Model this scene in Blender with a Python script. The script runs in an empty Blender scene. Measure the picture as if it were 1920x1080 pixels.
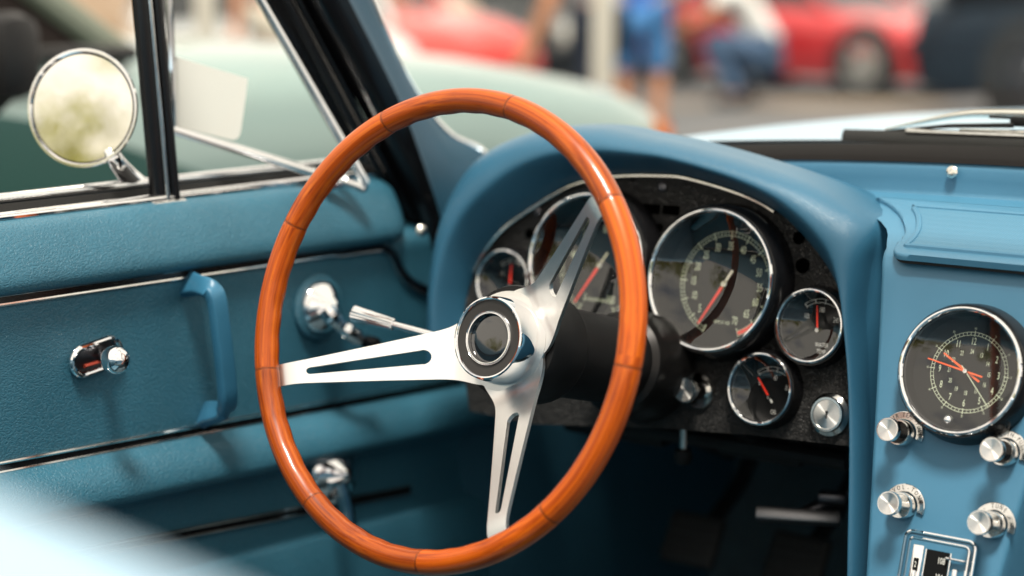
import bpy, bmesh, math, random
from mathutils import Vector, Matrix
random.seed(7)
R = math.radians
C = bpy.context.scene.collection
SC = bpy.context.scene

# ------------------------------------------------------------------ camera
FPX, YAW, PITCH = 3580.0, R(37.5), R(9.2)
FWD = Vector((-math.sin(YAW)*math.cos(PITCH), math.cos(YAW)*math.cos(PITCH), -math.sin(PITCH)))
RGT = Vector((math.cos(YAW), math.sin(YAW), 0))
UPV = RGT.cross(FWD)
WHEEL = Vector((-.36, 0, .87))
EYE = Vector((.654, -1.218, 1.161))
cd = bpy.data.cameras.new('camera'); cam = bpy.data.objects.new('camera', cd); C.objects.link(cam)
cam.matrix_world = Matrix((( RGT.x, UPV.x, -FWD.x, EYE.x), (RGT.y, UPV.y, -FWD.y, EYE.y), (RGT.z, UPV.z, -FWD.z, EYE.z), (0, 0, 0, 1)))
cd.sensor_width = 36; cd.lens = FPX/1920*36; cd.clip_start = .02; cd.clip_end = 2000
cd.dof.use_dof = True; cd.dof.focus_distance = 1.66; cd.dof.aperture_fstop = 2.5
SC.camera = cam

# ------------------------------------------------------------------ sky, sun, exposure
SUN_EL, SUN_AZ = R(68), R(145)         # azimuth clockwise from +Y: high, behind the car's right side
w = bpy.data.worlds.new('World'); SC.world = w; w.use_nodes = True
nt = w.node_tree; nt.nodes.clear()
N = nt.nodes.new; L = nt.links.new
sky = N('ShaderNodeTexSky'); sky.sky_type = 'NISHITA'; sky.sun_disc = False
sky.sun_elevation = SUN_EL; sky.sun_rotation = SUN_AZ; sky.air_density = 1.0; sky.dust_density = 4.0; sky.ozone_density = 1.0
geo = N('ShaderNodeTexCoord'); mp = N('ShaderNodeMapping'); mp.inputs['Scale'].default_value = (1.6, 1.6, 4.0)
cl = N('ShaderNodeTexNoise'); cl.inputs['Scale'].default_value = 1.7; cl.inputs['Detail'].default_value = 6
cr = N('ShaderNodeValToRGB'); cr.color_ramp.elements[0].position = .20; cr.color_ramp.elements[1].position = .46
mx = N('ShaderNodeMix'); mx.data_type = 'RGBA'; mx.inputs['B'].default_value = (12.5, 11.5, 9.9, 1)
bg = N('ShaderNodeBackground'); bg.inputs['Strength'].default_value = .085; out = N('ShaderNodeOutputWorld')
L(geo.outputs['Generated'], mp.inputs['Vector']); L(mp.outputs['Vector'], cl.inputs['Vector'])
L(cl.outputs['Fac'], cr.inputs['Fac']); L(cr.outputs['Color'], mx.inputs['Factor'])
L(sky.outputs['Color'], mx.inputs['A']); L(mx.outputs['Result'], bg.inputs['Color']); L(bg.outputs['Background'], out.inputs['Surface'])
sd = bpy.data.lights.new('sun', 'SUN'); sd.energy = 4.0; sd.angle = R(12); sd.color = (1, .93, .82)
so = bpy.data.objects.new('sun', sd); C.objects.link(so)
sdir = Vector((math.sin(SUN_AZ)*math.cos(SUN_EL), math.cos(SUN_AZ)*math.cos(SUN_EL), math.sin(SUN_EL)))
so.rotation_euler = sdir.to_track_quat('Z', 'Y').to_euler()
SC.view_settings.view_transform = 'Standard'; SC.view_settings.look = 'None'
SC.view_settings.exposure = 0.45; SC.view_settings.gamma = 1
SC.cycles.use_denoising = True
SC.cycles.max_bounces = 8; SC.cycles.transparent_max_bounces = 12; SC.cycles.caustics_reflective = False; SC.cycles.caustics_refractive = False
SC.cycles.sample_clamp_indirect = 6

# ------------------------------------------------------------------ helpers
def ray(x, y): return FWD + RGT*((x-960)/FPX) + UPV*((540-y)/FPX)
def ax(x, y, X): d = ray(x, y); return EYE + d*((X-EYE.x)/d.x)
def ay(x, y, Y): d = ray(x, y); return EYE + d*((Y-EYE.y)/d.y)
def az(x, y, Z): d = ray(x, y); return EYE + d*((Z-EYE.z)/d.z)
def apl(x, y, P, n): d = ray(x, y); return EYE + d*((P-EYE).dot(n)/d.dot(n))
def ad(x, y, D): return EYE + ray(x, y)*D
def V(*a): return Vector(a)
def frame(o, n, up=(0, 0, 1)):
    z = Vector(n).normalized(); x = Vector(up).cross(z).normalized(); y = z.cross(x)
    return Matrix(((x.x, y.x, z.x, o[0]), (x.y, y.y, z.y, o[1]), (x.z, y.z, z.z, o[2]), (0, 0, 0, 1)))
def T(x, y, z): return Matrix.Translation((x, y, z))
def RZ(a): return Matrix.Rotation(a, 4, 'Z')
def RX(a): return Matrix.Rotation(a, 4, 'X')
def RY(a): return Matrix.Rotation(a, 4, 'Y')
def S(x, y, z): return Matrix.Diagonal((x, y, z, 1))
def lerp(a, b, t): return a + (b-a)*t
def catmull(P, n, closed=False):
    P = [Vector(p) for p in P]; m = len(P); o = []
    rng = m if closed else m-1
    for i in range(rng):
        if closed: a, b, c, d = P[i-1], P[i], P[(i+1) % m], P[(i+2) % m]
        else:
            b, c = P[i], P[i+1]; a = P[i-1] if i else b*2-c; d = P[i+2] if i+2 < m else c*2-b
        for k in range(n):
            t = k/n
            o.append(.5*((2*b)+(c-a)*t+(2*a-5*b+4*c-d)*t*t+(3*b-a-3*c+d)*t**3))
    if not closed: o.append(P[-1])
    return o

WM = {}
class MB:
    def __init__(s): s.v = []; s.f = []; s.m = []
    def add(s, vs, fs, m=0, X=None):
        k = len(s.v)
        for p in vs:
            p = Vector(p); s.v.append(X @ p if X is not None else p)
        for f in fs: s.f.append([i+k for i in f]); s.m.append(m)
        return s
    def lathe(s, prof, seg=48, X=None, m=0, caps=True, a0=0, a1=None):
        full = a1 is None; a1 = 2*math.pi if full else a1
        n = seg if full else seg+1
        vs = []; fs = []
        for r, h in prof:
            for i in range(n):
                a = a0+(a1-a0)*i/seg; vs.append((r*math.cos(a), r*math.sin(a), h))
        for j in range(len(prof)-1):
            for i in range(seg):
                i2 = (i+1) % n if full else i+1
                fs.append((j*n+i, j*n+i2, (j+1)*n+i2, (j+1)*n+i))
        if caps and full:
            if prof[0][0] > 1e-6: fs.append(tuple(range(n))[::-1])
            if prof[-1][0] > 1e-6: fs.append(tuple((len(prof)-1)*n+i for i in range(n)))
        return s.add(vs, fs, m, X)
    def grid(s, P, m=0, X=None, cu=False, cv=False):
        nu, nv = len(P), len(P[0]); vs = [p for row in P for p in row]; fs = []
        for i in range(nu if cu else nu-1):
            for j in range(nv if cv else nv-1):
                fs.append((i*nv+j, i*nv+(j+1) % nv, ((i+1) % nu)*nv+(j+1) % nv, ((i+1) % nu)*nv+j))
        return s.add(vs, fs, m, X)
    def tube(s, pts, rad, seg=12, closed=False, m=0, X=None, flat=1.0, up=None):
        pts = [Vector(p) for p in pts]; n = len(pts); P = []
        rad = rad if isinstance(rad, (list, tuple)) else [rad]*n
        nrm = None
        for i in range(n):
            a = pts[i-1] if (i or closed) else pts[0]; b = pts[(i+1) % n] if (i < n-1 or closed) else pts[-1]
            t = (b-a).normalized()
            if up is not None: u = Vector(up); u = (u-t*u.dot(t)).normalized()
            else:
                if nrm is None: nrm = Vector((0, 0, 1)) if abs(t.z) < .9 else Vector((1, 0, 0))
                u = (nrm-t*nrm.dot(t)).normalized(); nrm = u
            v = t.cross(u)
            P.append([pts[i]+(u*math.cos(2*math.pi*k/seg)*flat+v*math.sin(2*math.pi*k/seg))*rad[i] for k in range(seg)])
        s.grid(P, m, X, cu=closed, cv=True)
        if not closed:
            k = len(s.v); s.f.append([k-n*seg+j for j in range(seg)][::-1]); s.m.append(m)
            s.f.append([k-seg+j for j in range(seg)]); s.m.append(m)
        return s
    def box(s, dx, dy, dz, X=None, bev=0.0, m=0, seg=2):
        bm = bmesh.new(); bmesh.ops.create_cube(bm, size=1)
        for v in bm.verts: v.co = Vector((v.co.x*dx, v.co.y*dy, v.co.z*dz))
        if bev: bmesh.ops.bevel(bm, geom=list(bm.edges), offset=bev, segments=seg, profile=.5, affect='EDGES')
        bm.verts.index_update()
        s.add([v.co.copy() for v in bm.verts], [[v.index for v in f.verts] for f in bm.faces], m, X); bm.free(); return s
    def prism(s, out, h0, h1, m=0, X=None, bev=0.0):
        bm = bmesh.new(); vs = [bm.verts.new((p[0], p[1], h0)) for p in out]; f = bm.faces.new(vs)
        r = bmesh.ops.extrude_face_region(bm, geom=[f])
        for g in r['geom']:
            if isinstance(g, bmesh.types.BMVert): g.co.z = h1
        if bev:
            bmesh.ops.bevel(bm, geom=[e for e in bm.edges if abs(e.verts[0].co.z-h1) < 1e-9 and abs(e.verts[1].co.z-h1) < 1e-9], offset=bev, segments=2, profile=.5, affect='EDGES')
        bmesh.ops.recalc_face_normals(bm, faces=bm.faces); bm.verts.index_update()
        s.add([v.co.copy() for v in bm.verts], [[v.index for v in f.verts] for f in bm.faces], m, X); bm.free(); return s
    def sphere(s, r, X=None, m=0, seg=20):
        n = seg//2
        return s.lathe([(max(1e-7, r*math.sin(math.pi*i/n)), -r*math.cos(math.pi*i/n)) for i in range(n+1)], seg, X, m, caps=False)
    def mesh(s, me, m=0, X=None):
        return s.add([v.co.copy() for v in me.vertices], [list(p.vertices) for p in me.polygons], m, X)
    def build(s, name, mats, parent=None, M=None, angle=35, label=None, flip=True):
        me = bpy.data.meshes.new(name); me.from_pydata(s.v, [], s.f)
        for mt in (mats if isinstance(mats, (list, tuple)) else [mats]): me.materials.append(mt)
        me.polygons.foreach_set('material_index', s.m)
        bm = bmesh.new(); bm.from_mesh(me)
        if flip: bmesh.ops.recalc_face_normals(bm, faces=bm.faces)
        bm.to_mesh(me); bm.free()
        me.polygons.foreach_set('use_smooth', [True]*len(me.polygons))
        me.set_sharp_from_angle(angle=R(angle)); me.update()
        return link(bpy.data.objects.new(name, me), parent, M, label)
def link(o, parent=None, M=None, label=None):
    C.objects.link(o); M = M if M is not None else Matrix.Identity(4)
    if parent is not None:
        o.parent = parent; o.matrix_parent_inverse = WM[parent.name].inverted()
    o.matrix_basis = M; WM[o.name] = M.copy()
    if label: o['label'] = label
    return o
def thing(name, label, cat, M=None, group=None):
    e = bpy.data.objects.new(name, None); e.empty_display_size = .1; link(e, None, M)
    return tag(e, label, cat, group)
def tag(o, label, cat, group=None):
    o['label'] = label; o['category'] = cat
    if group: o['group'] = group
    return o
TXT = {}
def text_mesh(body):
    if body not in TXT:
        cu = bpy.data.curves.new('lettering', 'FONT'); cu.body = body; cu.size = 1; cu.align_x = 'CENTER'; cu.align_y = 'CENTER'; cu.resolution_u = 3
        o = bpy.data.objects.new('lettering', cu); C.objects.link(o)
        dg = bpy.context.evaluated_depsgraph_get(); dg.update()
        TXT[body] = bpy.data.meshes.new_from_object(o.evaluated_get(dg)); bpy.data.objects.remove(o)
    return TXT[body]

# ------------------------------------------------------------------ materials
def mat(name, base, rough=.5, metal=0., coat=0., coat_r=.05, spec=.5, bump=None, aniso=0., var=None, sheen=0.):
    m = bpy.data.materials.new(name); m.use_nodes = True; t = m.node_tree; b = t.nodes['Principled BSDF']
    b.inputs['Base Color'].default_value = (*base, 1); b.inputs['Roughness'].default_value = rough; b.inputs['Metallic'].default_value = metal
    b.inputs['Coat Weight'].default_value = coat; b.inputs['Coat Roughness'].default_value = coat_r; b.inputs['Specular IOR Level'].default_value = spec
    if sheen: b.inputs['Sheen Weight'].default_value = sheen
    n, l = t.nodes.new, t.links.new
    tc = n('ShaderNodeTexCoord')
    if aniso:
        b.inputs['Anisotropic'].default_value = aniso; tg = n('ShaderNodeTangent'); tg.direction_type = 'RADIAL'; tg.axis = 'Z'
        l(tg.outputs['Tangent'], b.inputs['Tangent'])
    if var:                                     # (noise scale, amount, stretch): mild wear and tone variation
        mp = n('ShaderNodeMapping'); mp.inputs['Scale'].default_value = var[2] if len(var) > 2 else (1, 1, 1)
        ns = n('ShaderNodeTexNoise'); ns.inputs['Scale'].default_value = var[0]; ns.inputs['Detail'].default_value = 5
        mr = n('ShaderNodeMapRange'); mr.inputs['From Min'].default_value = .3; mr.inputs['From Max'].default_value = .7
        mr.inputs['To Min'].default_value = 1-var[1]; mr.inputs['To Max'].default_value = 1+var[1]
        hs = n('ShaderNodeHueSaturation'); hs.inputs['Color'].default_value = (*base, 1)
        l(tc.outputs['Object'], mp.inputs['Vector']); l(mp.outputs['Vector'], ns.inputs['Vector']); l(ns.outputs['Fac'], mr.inputs['Value'])
        l(mr.outputs['Result'], hs.inputs['Value']); l(hs.outputs['Color'], b.inputs['Base Color'])
        rr = n('ShaderNodeMapRange'); rr.inputs['To Min'].default_value = max(.02, rough*.8); rr.inputs['To Max'].default_value = min(1, rough*1.2)
        l(ns.outputs['Fac'], rr.inputs['Value']); l(rr.outputs['Result'], b.inputs['Roughness'])
    if bump:
        kind, sc, st, dist = bump
        bp = n('ShaderNodeBump'); bp.inputs['Strength'].default_value = st; bp.inputs['Distance'].default_value = dist
        ns = n('ShaderNodeTexNoise'); ns.inputs['Scale'].default_value = sc*.35; ns.inputs['Detail'].default_value = 3
        if kind == 'leather':
            ad_ = n('ShaderNodeMix'); ad_.data_type = 'RGBA'; ad_.inputs['Factor'].default_value = .012
            l(tc.outputs['Object'], ad_.inputs['A']); l(tc.outputs['Object'], ns.inputs['Vector']); l(ns.outputs['Color'], ad_.inputs['B'])
            vo = n('ShaderNodeTexVoronoi'); vo.feature = 'DISTANCE_TO_EDGE'; vo.inputs['Scale'].default_value = sc
            l(ad_.outputs['Result'], vo.inputs['Vector'])
            pw = n('ShaderNodeMapRange'); pw.inputs['From Max'].default_value = .22; l(vo.outputs['Distance'], pw.inputs['Value'])
            n2 = n('ShaderNodeTexNoise'); n2.inputs['Scale'].default_value = sc*.5; n2.inputs['Detail'].default_value = 4
            l(tc.outputs['Object'], n2.inputs['Vector'])
            ml = n('ShaderNodeMath'); ml.operation = 'MULTIPLY'; l(pw.outputs['Result'], ml.inputs[0]); l(n2.outputs['Fac'], ml.inputs[1])
            l(ml.outputs[0], bp.inputs['Height'])
        elif kind == 'vinyl':                   # fine random creases, longer than wide
            mp = n('ShaderNodeMapping'); mp.inputs['Scale'].default_value = (1, 1, 1.6); l(tc.outputs['Object'], mp.inputs['Vector'])
            ns.inputs['Scale'].default_value = sc; ns.inputs['Detail'].default_value = 2; ns.inputs['Distortion'].default_value = .8
            l(mp.outputs['Vector'], ns.inputs['Vector'])
            ab = n('ShaderNodeMapRange'); ab.inputs['From Min'].default_value = .38; ab.inputs['From Max'].default_value = .56; l(ns.outputs['Fac'], ab.inputs['Value'])
            l(ab.outputs['Result'], bp.inputs['Height'])
        elif kind == 'mesh':
            vo = n('ShaderNodeTexVoronoi'); vo.inputs['Scale'].default_value = sc; vo.inputs['Randomness'].default_value = 0
            l(tc.outputs['Object'], vo.inputs['Vector']); l(vo.outputs['Distance'], bp.inputs['Height'])
        elif kind == 'brush':
            mp = n('ShaderNodeMapping'); mp.inputs['Scale'].default_value = (1, 14, 14); l(tc.outputs['Object'], mp.inputs['Vector'])
            ns.inputs['Scale'].default_value = sc; l(mp.outputs['Vector'], ns.inputs['Vector']); l(ns.outputs['Fac'], bp.inputs['Height'])
        else:
            ns.inputs['Scale'].default_value = sc; l(tc.outputs['Object'], ns.inputs['Vector']); l(ns.outputs['Fac'], bp.inputs['Height'])
        l(bp.outputs['Normal'], b.inputs['Normal'])
    return m
def glassmat(name, ior, tint=(1, 1, 1), edge=1.0):
    m = bpy.data.materials.new(name); m.use_nodes = True; t = m.node_tree; t.nodes.clear(); n, l = t.nodes.new, t.links.new
    tr = n('ShaderNodeBsdfTransparent'); tr.inputs['Color'].default_value = (*tint, 1)
    gl = n('ShaderNodeBsdfGlossy'); gl.inputs['Roughness'].default_value = .0; lw = n('ShaderNodeLayerWeight'); lw.inputs['Blend'].default_value = .5; pw = n('ShaderNodeMath'); pw.operation = 'POWER'; pw.inputs[1].default_value = 5
    fr = n('ShaderNodeMath'); fr.operation = 'MULTIPLY_ADD'; f0 = ((ior-1)/(ior+1))**2; fr.inputs[1].default_value = (1-f0)*edge; fr.inputs[2].default_value = f0; l(lw.outputs['Facing'], pw.inputs[0]); l(pw.outputs[0], fr.inputs[0])
    mx = n('ShaderNodeMixShader'); o = n('ShaderNodeOutputMaterial')
    l(fr.outputs[0], mx.inputs['Fac']); l(tr.outputs['BSDF'], mx.inputs[1]); l(gl.outputs['BSDF'], mx.inputs[2]); l(mx.outputs['Shader'], o.inputs['Surface'])
    return m
def woodmat():
    m = bpy.data.materials.new('varnished_wood'); m.use_nodes = True; t = m.node_tree; b = t.nodes['Principled BSDF']; n, l = t.nodes.new, t.links.new
    uv = n('ShaderNodeUVMap'); uv.uv_map = 'UVMap'; at = n('ShaderNodeAttribute'); at.attribute_name = 'tone'
    mp = n('ShaderNodeMapping'); mp.inputs['Scale'].default_value = (11, 300, 1)
    off = n('ShaderNodeCombineXYZ'); l(at.outputs['Fac'], off.inputs['X']); sc_ = n('ShaderNodeVectorMath'); sc_.operation = 'SCALE'; sc_.inputs['Scale'].default_value = 9
    l(off.outputs[0], sc_.inputs[0]); l(sc_.outputs[0], mp.inputs['Location']); l(uv.outputs['UV'], mp.inputs['Vector'])
    ns = n('ShaderNodeTexNoise'); ns.inputs['Scale'].default_value = 1.0; ns.inputs['Detail'].default_value = 6; ns.inputs['Distortion'].default_value = .6; l(mp.outputs['Vector'], ns.inputs['Vector'])
    rp = n('ShaderNodeValToRGB'); e = rp.color_ramp.elements
    e[0].position = .28; e[0].color = (.20, .024, .001, 1); e[1].position = .75; e[1].color = (.58, .125, .005, 1)
    x = e.new(.5); x.color = (.42, .071, .002, 1)
    l(ns.outputs['Fac'], rp.inputs['Fac'])
    # short dark pores along the grain
    mp2 = n('ShaderNodeMapping'); mp2.inputs['Scale'].default_value = (70, 1500, 1); l(uv.outputs['UV'], mp2.inputs['Vector'])
    n2 = n('ShaderNodeTexNoise'); n2.inputs['Scale'].default_value = 1; n2.inputs['Detail'].default_value = 2; l(mp2.outputs['Vector'], n2.inputs['Vector'])
    pr = n('ShaderNodeMapRange'); pr.inputs['From Min'].default_value = .64; pr.inputs['From Max'].default_value = .72; pr.inputs['To Min'].default_value = 1; pr.inputs['To Max'].default_value = .35
    l(n2.outputs['Fac'], pr.inputs['Value'])
    tn = n('ShaderNodeMapRange'); tn.inputs['To Min'].default_value = .12; tn.inputs['To Max'].default_value = 1.25; l(at.outputs['Fac'], tn.inputs['Value'])
    mu = n('ShaderNodeMath'); mu.operation = 'MULTIPLY'; l(pr.outputs['Result'], mu.inputs[0]); l(tn.outputs['Result'], mu.inputs[1])
    hs = n('ShaderNodeHueSaturation'); l(rp.outputs['Color'], hs.inputs['Color']); l(mu.outputs[0], hs.inputs['Value']); l(hs.outputs['Color'], b.inputs['Base Color'])
    b.inputs['Roughness'].default_value = .32; b.inputs['Coat Weight'].default_value = .3; b.inputs['Coat Roughness'].default_value = .08; b.inputs['Specular IOR Level'].default_value = .3
    bp = n('ShaderNodeBump'); bp.inputs['Strength'].default_value = .15; bp.inputs['Distance'].default_value = .0006; l(ns.outputs['Fac'], bp.inputs['Height']); l(bp.outputs['Normal'], b.inputs['Normal'])
    return m
def paint(name, c, flake=.0): return mat(name, c, .35, flake, 1.0, .03, var=(1.2, .06))

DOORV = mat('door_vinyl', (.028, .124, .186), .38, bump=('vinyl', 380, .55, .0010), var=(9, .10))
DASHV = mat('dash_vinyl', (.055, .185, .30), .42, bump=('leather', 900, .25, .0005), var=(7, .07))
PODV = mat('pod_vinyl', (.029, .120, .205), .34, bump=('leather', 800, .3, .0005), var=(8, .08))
GRILLE = mat('speaker_mesh', (.06, .19, .30), .5, bump=('mesh', 420, .9, .0012))
CARPET = mat('carpet', (.034, .080, .105), .95, bump=('noise', 900, .8, .004), var=(30, .25), sheen=.3)
KICK = mat('kick_vinyl', (.026, .105, .16), .5, bump=('leather', 600, .3, .0006), var=(7, .1))
HANDLEP = mat('handle_plastic', (.030, .14, .24), .38, var=(20, .05))
PAINT = mat('blue_paint', (.27, .45, .60), .35, .1, .6, .22, var=(2, .04))
CHROME = mat('chrome', (.86, .86, .87), .045, 1., var=(60, .02))
CHROME_W = mat('worn_chrome', (.72, .71, .69), .13, 1., var=(90, .12))
BRUSH = mat('brushed_steel', (.82, .81, .79), .30, 1.)
SPUN = mat('spun_aluminium', (.82, .81, .79), .30, 1., aniso=1.)
BLACKM = mat('black_lacquer', (.006, .006, .007), .22, spec=.4)
BLACKP = mat('black_plastic', (.006, .006, .0065), .5, spec=.3, var=(30, .2))
HOLE_SHADE = mat('painted_hole_shade', (.001, .001, .001), .95, spec=0)  # black stands in for the shade inside the panel's slots and holes
RUBBER = mat('rubber', (.014, .014, .014), .65, bump=('noise', 300, .2, .001))
CLUSTER = mat('black_crackle', (.018, .0175, .0175), .45, bump=('leather', 330, 1.0, .0030), var=(14, .25))
DIAL = mat('dial_black', (.006, .0065, .007), .6, spec=.1)
INK = mat('dial_ink', (.60, .66, .48), .6)
INKW = mat('dial_white', (.7, .7, .66), .6)
REDN = mat('needle_red', (.85, .035, .015), .45)
ORN = mat('needle_orange', (.88, .11, .012), .45)
STEELD = mat('dark_steel', (.10, .10, .11), .35, 1., var=(40, .2))
WOOD = woodmat()
LENS = glassmat('gauge_glass', 1.8)
PANE = glassmat('window_glass', 1.2, (.975, .985, .98), .4)
MIRROR = mat('mirror_silver', (.95, .92, .85), .008, 1.)
GLINT = mat('screw_steel', (.8, .78, .72), .2, 1.)

# ================================================================== the convertible we sit in
car = thing('convertible_car', 'open light blue classic convertible with blue vinyl interior and orange wooden steering wheel', 'car')
NC = V(0, -math.cos(.2), math.sin(.2)); TACH = V(-.291, .323, .878)          # instrument plane
PAN = TACH-NC*.028
NK = V(0, -math.cos(.3), math.sin(.3)); KP = V(0, .254, .837)                # centre stack plane

# ---- hood, deck and outer skin
def hood_z(x, y):
    a = abs(x); return 1.004-.08*x*x-(.5*(a-.5)**2 if a > .5 else 0)-(.05*(y-.9)**2 if y > .9 else 0)
mb = MB(); P = []
for i in range(40):
    y = .545+2.0*(i/39)**1.3; row = []
    for j in range(41):
        x = -.86+1.72*j/40; row.append((x, y-.10*x*x, hood_z(x, y)))
    row = [(-.875, row[0][1], row[0][2]-.05), (-.88, row[0][1], row[0][2]-.3)][::-1]+row+[(.875, row[-1][1], row[-1][2]-.05), (.88, row[-1][1], row[-1][2]-.3)]
    P.append(row)
P.append([(x, y+.05, .45) for x, y, z in P[-1]])
mb.grid(P).build('hood', PAINT, car, angle=60)
mb = MB(); P = []
prof = [(-.86, .40), (-.868, .75), (-.872, .93), (-.876, .975), (-.885, 1.000), (-.905, 1.016), (-.94, 1.024), (-1.1, 1.028), (-1.5, 1.015), (-2.0, .95), (-2.3, .8), (-2.35, .5)]
pr_ = catmull([(0, a, b) for a, b in prof], 4)
for p in pr_:
    P.append([(x, p.y-.05*(1-(x/.8)**2)*0, p.z+.010-(.03*(abs(x)/.86)**3)-.100*max(0, min(x, .50)-.21)) for x in [-.86+1.72*j/60 for j in range(61)]])
mb.grid(P).build('rear_deck', PAINT, car, angle=60)
mb = MB()
outer = catmull([(-.80, 0, .945), (-.835, 0, .93), (-.865, 0, .88), (-.88, 0, .75), (-.872, 0, .55), (-.83, 0, .3), (-.74, 0, .22)], 4)
P = [[(p.x, y, p.z) for p in outer] for y in [-2.2, -1.6, -1.1, -.6, -.2, .1, .4, .7]]
mb.grid(P).build('body_side', PAINT, car, angle=60); mb = MB()
P = [[(-p.x, y, p.z) for p in outer] for y in [-2.2, -1.6, -1.1, -.6, -.2, .1, .4, .7]]
mb.grid(P).build('body_side', PAINT, car, angle=60)

# ---- footwell
mb = MB(); mb.box(1.5, 3.0, .02, T(0, -.4, .24)).build('floor_carpet', CARPET, car)
mb = MB(); P = [[(x, .98, .25) for x in (-.72, .72)], [(x, .95, .34) for x in (-.72, .72)], [(x, 1.08, .62) for x in (-.72, .72)], [(x, 1.05, .93) for x in (-.72, .72)]]
mb.grid(P).build('firewall_carpet', CARPET, car)
mb = MB(); P = []
for y in (-.9, -.3, .2, .6, 1.06):
    k = .11+.05*max(0, y); P.append([(-k-.05, y, .25), (-k-.02, y, .45), (-k*.8, y, .53), (0, y, .56), (k*.8, y, .53), (k+.02, y, .45), (k+.05, y, .25)])
mb.grid(P).build('transmission_tunnel', CARPET, car, angle=60)
mb = MB(); P = []
for y, o in ((.40, .0), (.47, .012), (.52, .03), (.60, .036), (1.06, .04)):
    P.append([(-.712+o, y, z) for z in (.24, .4, .6, .8, .94)])
mb.grid(P).build('kick_panel', KICK, car)
mb = MB(); mb.box(.5, .30, .012, T(-.36, .49, .752) @ RX(.08)); mb.box(.50, .02, .16, T(-.36, .62, .83))
mb.build('under_dash_panel', BLACKP, car)
mb = MB()
for a, b, r_ in (((-.57, .40, .70), (-.2, .44, .69), .010), ((-.45, .36, .735), (-.44, .62, .63), .012), ((-.30, .40, .72), (-.29, .75, .60), .014)):
    mb.tube([a, b], r_, 10)
mb.box(.13, .06, .05, T(-.47, .45, .70), .006); mb.box(.05, .03, .02, T(-.545, .38, .715), .004); mb.box(.10, .05, .03, T(-.30, .46, .69), .006)
mb.build('under_dash_linkage', BLACKP, car)

# ---- seats (below the picture)
for sx in (-.36, .36):
    mb = MB(); P = []
    for t, y, z, wd, th in ((0, -.70, .30, .22, .05), (.15, -.66, .36, .245, .06), (.5, -.70, .55, .25, .06), (.85, -.76, .72, .225, .055), (.97, -.785, .785, .19, .045), (1, -.79, .80, .15, .02)):
        P.append([(sx+wd*math.copysign(abs(math.cos(a))**.5, math.cos(a)), y+th*math.copysign(abs(math.sin(a))**.7, math.sin(a)), z) for a in [2*math.pi*k/28 for k in range(28)]])
    mb.grid(P, cv=True); mb.add(P[-1], [list(range(28))]); mb.box(.50, .50, .13, T(sx, -.42, .36) @ RX(.08), .05, seg=4)
    mb.build('seat', KICK, car, angle=60)

# ---- driver's door: panel, pad, ledge, mouldings, fittings
def yl(y0, y1, n): return [y0+(y1-y0)*i/n for i in range(n+1)]
DY = yl(-1.3, .50, 24)
def fall(y, z): return -.0135*(max(y, -.4)+.19)*max(0, min(1, (.935-z)/.04))*max(0, min(1, (z-.76)/.08))
def sh(y, z): return z+fall(y, z)-.05*(y+.195)*max(0, min(1, (.80-z)/.07))
mb = MB()
main = [(-.735, .90), (-.7065, .888), (-.7055, .86), (-.705, .80), (-.705, .742)]
led = [(-.705, .742), (-.7045, .733), (-.699, .7275), (-.689, .7215), (-.680, .711), (-.6755, .699), (-.676, .690), (-.683, .683), (-.697, .678), (-.703, .670), (-.704, .64), (-.702, .612), (-.702, .60), (-.696, .592), (-.692, .55), (-.695, .40), (-.70, .27)]
pp = catmull([(a, 0, b) for a, b in main], 3)+catmull([(a, 0, b) for a, b in led], 3)[1:]
mb.grid([[(p.x, y, sh(y, p.z)) for p in pp] for y in DY])
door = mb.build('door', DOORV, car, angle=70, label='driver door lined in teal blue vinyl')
mb = MB(); pad = [(-.747, .940), (-.742, .948), (-.732, .9485), (-.718, .943), (-.7055, .928), (-.696, .911), (-.6925, .901), (-.693, .8935), (-.698, .888), (-.712, .885), (-.73, .885)]
pp = catmull([(a, 0, b) for a, b in pad], 4); P = []
for y in yl(-1.3, .33, 20)+[.345, .356, .363, .366]:
    t = max(0, (y-.33)/.036); k = math.sqrt(max(0, 1-t*t))
    P.append([(lerp(-.735, p.x, .25+.75*k), y, lerp(.912, p.z, .35+.65*k)-.004*max(0, (y-.1))+fall(y, p.z)) for p in pp])
P.append([(-.74, .367, .91) for p in pp])
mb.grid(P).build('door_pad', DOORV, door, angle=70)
def molding(name, path, wid, r, off=.002):
    m_ = MB(); pts = [Vector(p) for p in path]
    nrm = V(1, 0, 0); A, B, K1, K2 = [], [], [], []
    for i, p in enumerate(pts):
        t = (pts[min(i+1, len(pts)-1)]-pts[max(i-1, 0)]).normalized(); u = nrm.cross(t).normalized()
        A.append(p+u*wid); B.append(p-u*wid); K1.append(p+u*wid*.86+nrm*off*.4); K2.append(p-u*wid*.86+nrm*off*.4)
    m_.tube(A, r, 8, m=0); m_.tube(B, r, 8, m=0); m_.grid([K1, K2], m=1)
    return m_.build(name, [CHROME_W, BLACKM], door)
e1 = [ax(x, y, -.7035) for x, y in ((640, 474), (700, 465), (722, 466), (738, 480), (750, 505), (768, 528), (800, 545), (838, 556), (870, 562))]
molding('chrome_molding', [V(-.7035, y, .8835-.0135*(max(y, -.4)+.19)) for y in yl(-1.3, .24, 8)]+catmull(e1, 3), .0042, .0019)
molding('chrome_molding', [V(-.7035, y, sh(y, .7345)) for y in yl(-1.3, .5, 12)], .0042, .0019)
molding('chrome_molding', [V(-.7005, y, .6225-.085*(y-.05)) for y in yl(-1.3, .36, 10)], .0038, .0018)
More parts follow.
